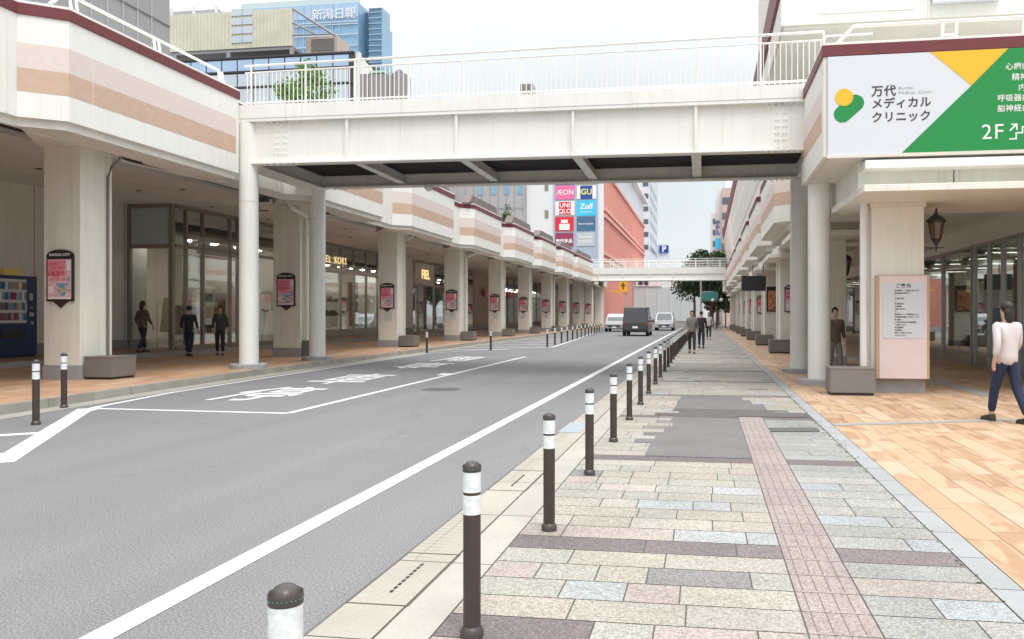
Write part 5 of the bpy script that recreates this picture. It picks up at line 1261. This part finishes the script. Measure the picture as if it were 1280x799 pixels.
# ------------------------------------------------------------------ people
def skinned(name, verts, edges, radii, m, parent, sub=1):
    me = bpy.data.meshes.new(name); me.from_pydata([Vector(v) for v in verts], edges, []); o = bpy.data.objects.new(name, me); COL.objects.link(o)
    sm = o.modifiers.new('s', 'SKIN'); 
    for i, r_ in enumerate(radii): me.skin_vertices[0].data[i].radius = (r_, r_) if not isinstance(r_, tuple) else r_
    me.skin_vertices[0].data[0].use_root = True
    sb = o.modifiers.new('u', 'SUBSURF'); sb.levels = sub; sb.render_levels = sub
    bpy.context.view_layer.update(); ev = o.evaluated_get(bpy.context.evaluated_depsgraph_get()); me2 = bpy.data.meshes.new_from_object(ev)
    bpy.data.objects.remove(o); bpy.data.meshes.remove(me); me2.name = name; me2.materials.clear(); me2.materials.append(M[m])
    for p in me2.polygons: p.use_smooth = True
    o = bpy.data.objects.new(name, me2); COL.objects.link(o); o.parent = parent; return o
def person(loc, rz, label, top='clBlack', bottom='clNavy', hairm='hair', stride=.18, arm=.12, sc=1.0, longhair=False, skirt=False, group=None, bag=None):
    """faces -y in its own frame; pelvis is the root"""
    t = thing('person', label, 'person', loc, rz, group); t.scale = (sc, sc, sc)
    s_ = stride
    J = dict(pel=(0, 0, .93), sp=(0, .01, 1.12), ch=(0, .0, 1.32), nk=(0, .01, 1.45), hd0=(0, -.01, 1.53), hd=(0, -.015, 1.62), top=(0, -.01, 1.70))
    V_, E_, R_ = [], [], []; idx = {}
    def add(n, p, r, to=None):
        idx[n] = len(V_); V_.append(p); R_.append(r)
        if to: E_.append((idx[to], idx[n]))
    add('pel', J['pel'], (.13, .10)); add('sp', J['sp'], (.115, .085), 'pel'); add('ch', J['ch'], (.135, .095), 'sp'); add('nk', J['nk'], .052, 'ch'); add('hd0', J['hd0'], (.066, .08), 'nk'); add('hd', J['hd'], (.075, .092), 'hd0'); add('top', J['top'], (.05, .065), 'hd')
    hands = []
    for sd, n in ((-1, 'l'), (1, 'r')):
        ss = s_ * sd
        add('hip' + n, (.085 * sd, 0, .88), .085, 'pel'); add('kn' + n, (.095 * sd, -ss * .55 - .02, .49), .056, 'hip' + n); add('an' + n, (.095 * sd, -ss + (.10 if ss < 0 else 0), .09), .037, 'kn' + n); add('to' + n, (.10 * sd, -ss - .14 + (.08 if ss < 0 else 0), .035), .034, 'an' + n)
        add('sh' + n, (.175 * sd, .01, 1.385), .056, 'ch'); add('el' + n, (.225 * sd, ss * arm / .18 * .5 + .03, 1.12), .040, 'sh' + n); h_ = (.235 * sd, ss * arm / .18 - .09, .90); add('wr' + n, h_, .027, 'el' + n); add('ha' + n, (h_[0] - .005 * sd, h_[1] - .03, h_[2] - .075), .030, 'wr' + n)
        for f in range(4): add('f%d' % f + n, (h_[0] - .012 * sd, h_[1] - .055 + f * .018, h_[2] - .15 - (.012 if f in (1, 2) else 0)), .0095, 'ha' + n)
        add('th' + n, (h_[0] - .02 * sd, h_[1] - .075, h_[2] - .09), .0105, 'wr' + n)
    skinned('body', V_, E_, R_, 'skin', t, 1)
    # shirt
    vs = [(0, 0, .80), J['sp'], J['ch'], (0, .01, 1.43)]; es = [(0, 1), (1, 2), (2, 3)]; rs = [(.185, .145), (.150, .118), (.165, .122), .08]
    for n in 'lr':
        k = len(vs); a, b, c = V_[idx['sh' + n]], V_[idx['el' + n]], V_[idx['wr' + n]]; vs += [a, b, tuple(b[i] * .25 + c[i] * .75 for i in range(3))]; es += [(2, k), (k, k + 1), (k + 1, k + 2)]; rs += [.072, .054, .042]
    skinned('jacket', vs, es, rs, top, t, 1)
    if skirt: MB().lathe([(.26, .50), (.20, .75), (.15, .98)], 20).build('skirt', bottom, t, smooth=True)
    else:
        vs = [(0, 0, 1.02), (0, 0, .92)]; es = [(0, 1)]; rs = [(.145, .112), (.15, .118)]
        for n in 'lr':
            k = len(vs); vs += [V_[idx['hip' + n]], V_[idx['kn' + n]], tuple(Vector(V_[idx['an' + n]]) + Vector((0, 0, .03)))]; es += [(1, k), (k, k + 1), (k + 1, k + 2)]; rs += [.105, .074, .058]
        skinned('trousers', vs, es, rs, bottom, t, 1)
    h = MB().ball((0, .012, 1.655), .098, 16, (.86, 1.02, .98))
    bmesh.ops.delete(h.bm, geom=[v for v in h.bm.verts if v.co.y < -.045 and v.co.z < 1.685], context='VERTS')
    if longhair: h.ball((0, .06, 1.56), .08, 14, (1.05, .7, 1.75))
    h.build('hair', hairm, t, smooth=True, fix=False)
    MB().ball((-.03, -.098, 1.635), .011, 8).ball((.03, -.098, 1.635), .011, 8).build('eye', 'ink', t); MB().ball((0, -.112, 1.60), .014, 8, (.8, 1, 1.5)).build('nose', 'skin', t); MB().ball((0, -.094, 1.565), .02, 8, (1.1, .4, .3)).build('mouth', 'posterred', t)
    for n in 'lr':
        a, b = Vector(V_[idx['an' + n]]), Vector(V_[idx['to' + n]]); MB().hull([(a.x - .045, a.y + .06, 0), (a.x + .045, a.y + .06, 0), (b.x + .045, b.y - .05, 0), (b.x - .045, b.y - .05, 0), (a.x - .04, a.y + .05, .11), (a.x + .04, a.y + .05, .11), (b.x + .04, b.y - .03, .055), (b.x - .04, b.y - .03, .055)]).build('shoe', 'shoe', t, bevel=.015)
    return t
GPp = 'people walking under the arcades and along the footway'
person((4.28, 12.3, .012), R(200), 'person in a pale top and navy trousers at the right edge of the photo', 'clWhite', 'clNavy', stride=.2, longhair=True)
person((3.15, 20.4, .012), R(10), 'person in brown clothing half hidden between the round columns and the drainpipe', 'clBrown', 'clGrey', stride=.1)
for (x, y, rz, a, b, lab, lh) in ((-17.6, 25.2, 200, 'clBlack', 'clNavy', 'person in black walking left of the group before the glass shop entrance', False), (-16.9, 25.9, 30, 'clGreen', 'clBlack', 'person in a dark green jacket in the group before the glass shop entrance', True),
                               (-16.2, 26.6, 190, 'clBrown', 'clGrey', 'person in a brown jacket at the right of the group before the shop entrance', False), (-18.9, 24.6, 170, 'clBrown', 'clBlack', 'person in brown and black standing nearest the wall of the glass entrance', True)):
    person((x, y, ZL if x > -18.5 else ZI), R(rz), lab, a, b, stride=.16, longhair=lh, group=GPp)
for (x, y, rz, a, b, lab, lh) in ((-.55, 33, 0, 'clGrey', 'clBlack', 'person in a grey jacket walking nearest on the far footway', False), (-.2, 38, 180, 'clBlack', 'clNavy', 'person in black walking away on the far footway', False), (-.75, 44, 0, 'clGrey', 'clGrey', 'person all in grey on the far footway beside the bollards', True),
                               (.2, 52, 0, 'clWhite', 'clBlack', 'person in a pale top far along the footway', True), (-.9, 58, 170, 'clBlack', 'clGrey', 'person in black and grey furthest along the bollard row', False)):
    person((x, y, .012), R(rz), lab, a, b, stride=.2, longhair=lh, group=GPp)
# goods behind the other shop windows
random.seed(21)
def goods_shelf(x, y0, y1, side, label, n=14):
    t = thing('shop_shelf', label, 'shelf', (x, (y0 + y1) / 2, ZI if x < 0 else .05))
    h_ = (y1 - y0) / 2
    sh_ = MB()
    for z in (.45, 1.15, 1.85): sh_.box(-.2, .2, -h_, h_, z, z + .04)
    sh_.box(-.2, .2, -h_ - .03, -h_, 0, 2.2); sh_.box(-.2, .2, h_, h_ + .03, 0, 2.2); sh_.build('shelf_frame', 'wood', t)
    for i in range(n):
        z = random.choice((.49, 1.19, 1.89)); y = random.uniform(-h_ + .1, h_ - .4); w_ = random.uniform(.15, .4); m = random.choice(['clWhite', 'clBrown', 'posterhot', 'clGrey', 'wood', 'posterpale', 'slate', 'clBlack', 'clYellow'])
        MB().box(-.12, .14, y, y + w_, z, z + random.uniform(.2, .5)).build('goods', m, t, bevel=.02)
goods_shelf(-22.6, 57.5, 61, 1, 'shelf of goods behind the shop window beyond the third poster pillar')
goods_shelf(-22.6, 64, 70, 1, 'shelf of mixed goods deep in the left arcade before the brick wall', 20)
goods_shelf(-21.2, 30.2, 32.6, 1, 'shelf of folded clothes inside the glass entrance')
goods_shelf(9.6, 27.2, 30.8, -1, 'shelf of goods behind the right arcade window nearest the corner', 22)
goods_shelf(9.8, 22.0, 25.0, -1, 'shelf of goods behind the right arcade glass door', 18)
goods_shelf(9.6, 33, 38, -1, 'shelf of goods behind the second right arcade window', 20)
# clothes and mannequins inside the glass entrance
t = thing('clothes_rack', 'rack of clothes with a yellow garment inside the glass entrance', 'clothes rack', (-20.6, 28.4, ZI))
MB().tube([(-.6, 0, 0), (-.6, 0, 1.7), (.6, 0, 1.7), (.6, 0, 0)], .02, 6).build('rail', 'alu', t)
MB().hull([(-.45, -.1, .6), (.1, -.1, .6), (.1, .1, .6), (-.45, .1, .6), (-.3, -.06, 1.95), (-.1, -.06, 1.95), (-.1, .06, 1.95), (-.3, .06, 1.95)]).build('garment', 'clYellow', t, bevel=.04)
MB().box(.2, .5, -.1, .1, .5, 1.65).build('garment', 'clBlack', t, bevel=.04)
for i, (x, y, m) in enumerate(((-20.6, 33.5, 'clBlack'), (-20.8, 35.2, 'clGrey'), (-22.2, 47.4, 'clBrown'), (-22.2, 49.2, 'clWhite'))):
    t = thing('mannequin', ['black clad mannequin in the window of the glass entrance', 'grey clad mannequin behind the entrance glass near the second pillar', 'brown clad mannequin in the boutique window', 'pale clad mannequin beside the boutique banner'][i], 'mannequin', (x, y, ZI), PI / 2)
    MB().tube([(0, 0, 0), (0, 0, .5), (.0, 0, .95), (0, 0, 1.15), (0, 0, 1.45), (0, 0, 1.55)], [.03, .1, .19, .14, .20, .06], 12).build('torso', m, t, smooth=True); MB().ball((0, 0, 1.72), .11, 12, (.8, .9, 1.15)).build('head', 'white', t, smooth=True); MB().lathe([(.22, 0), (.22, .03)], 16).build('stand', 'dark', t)
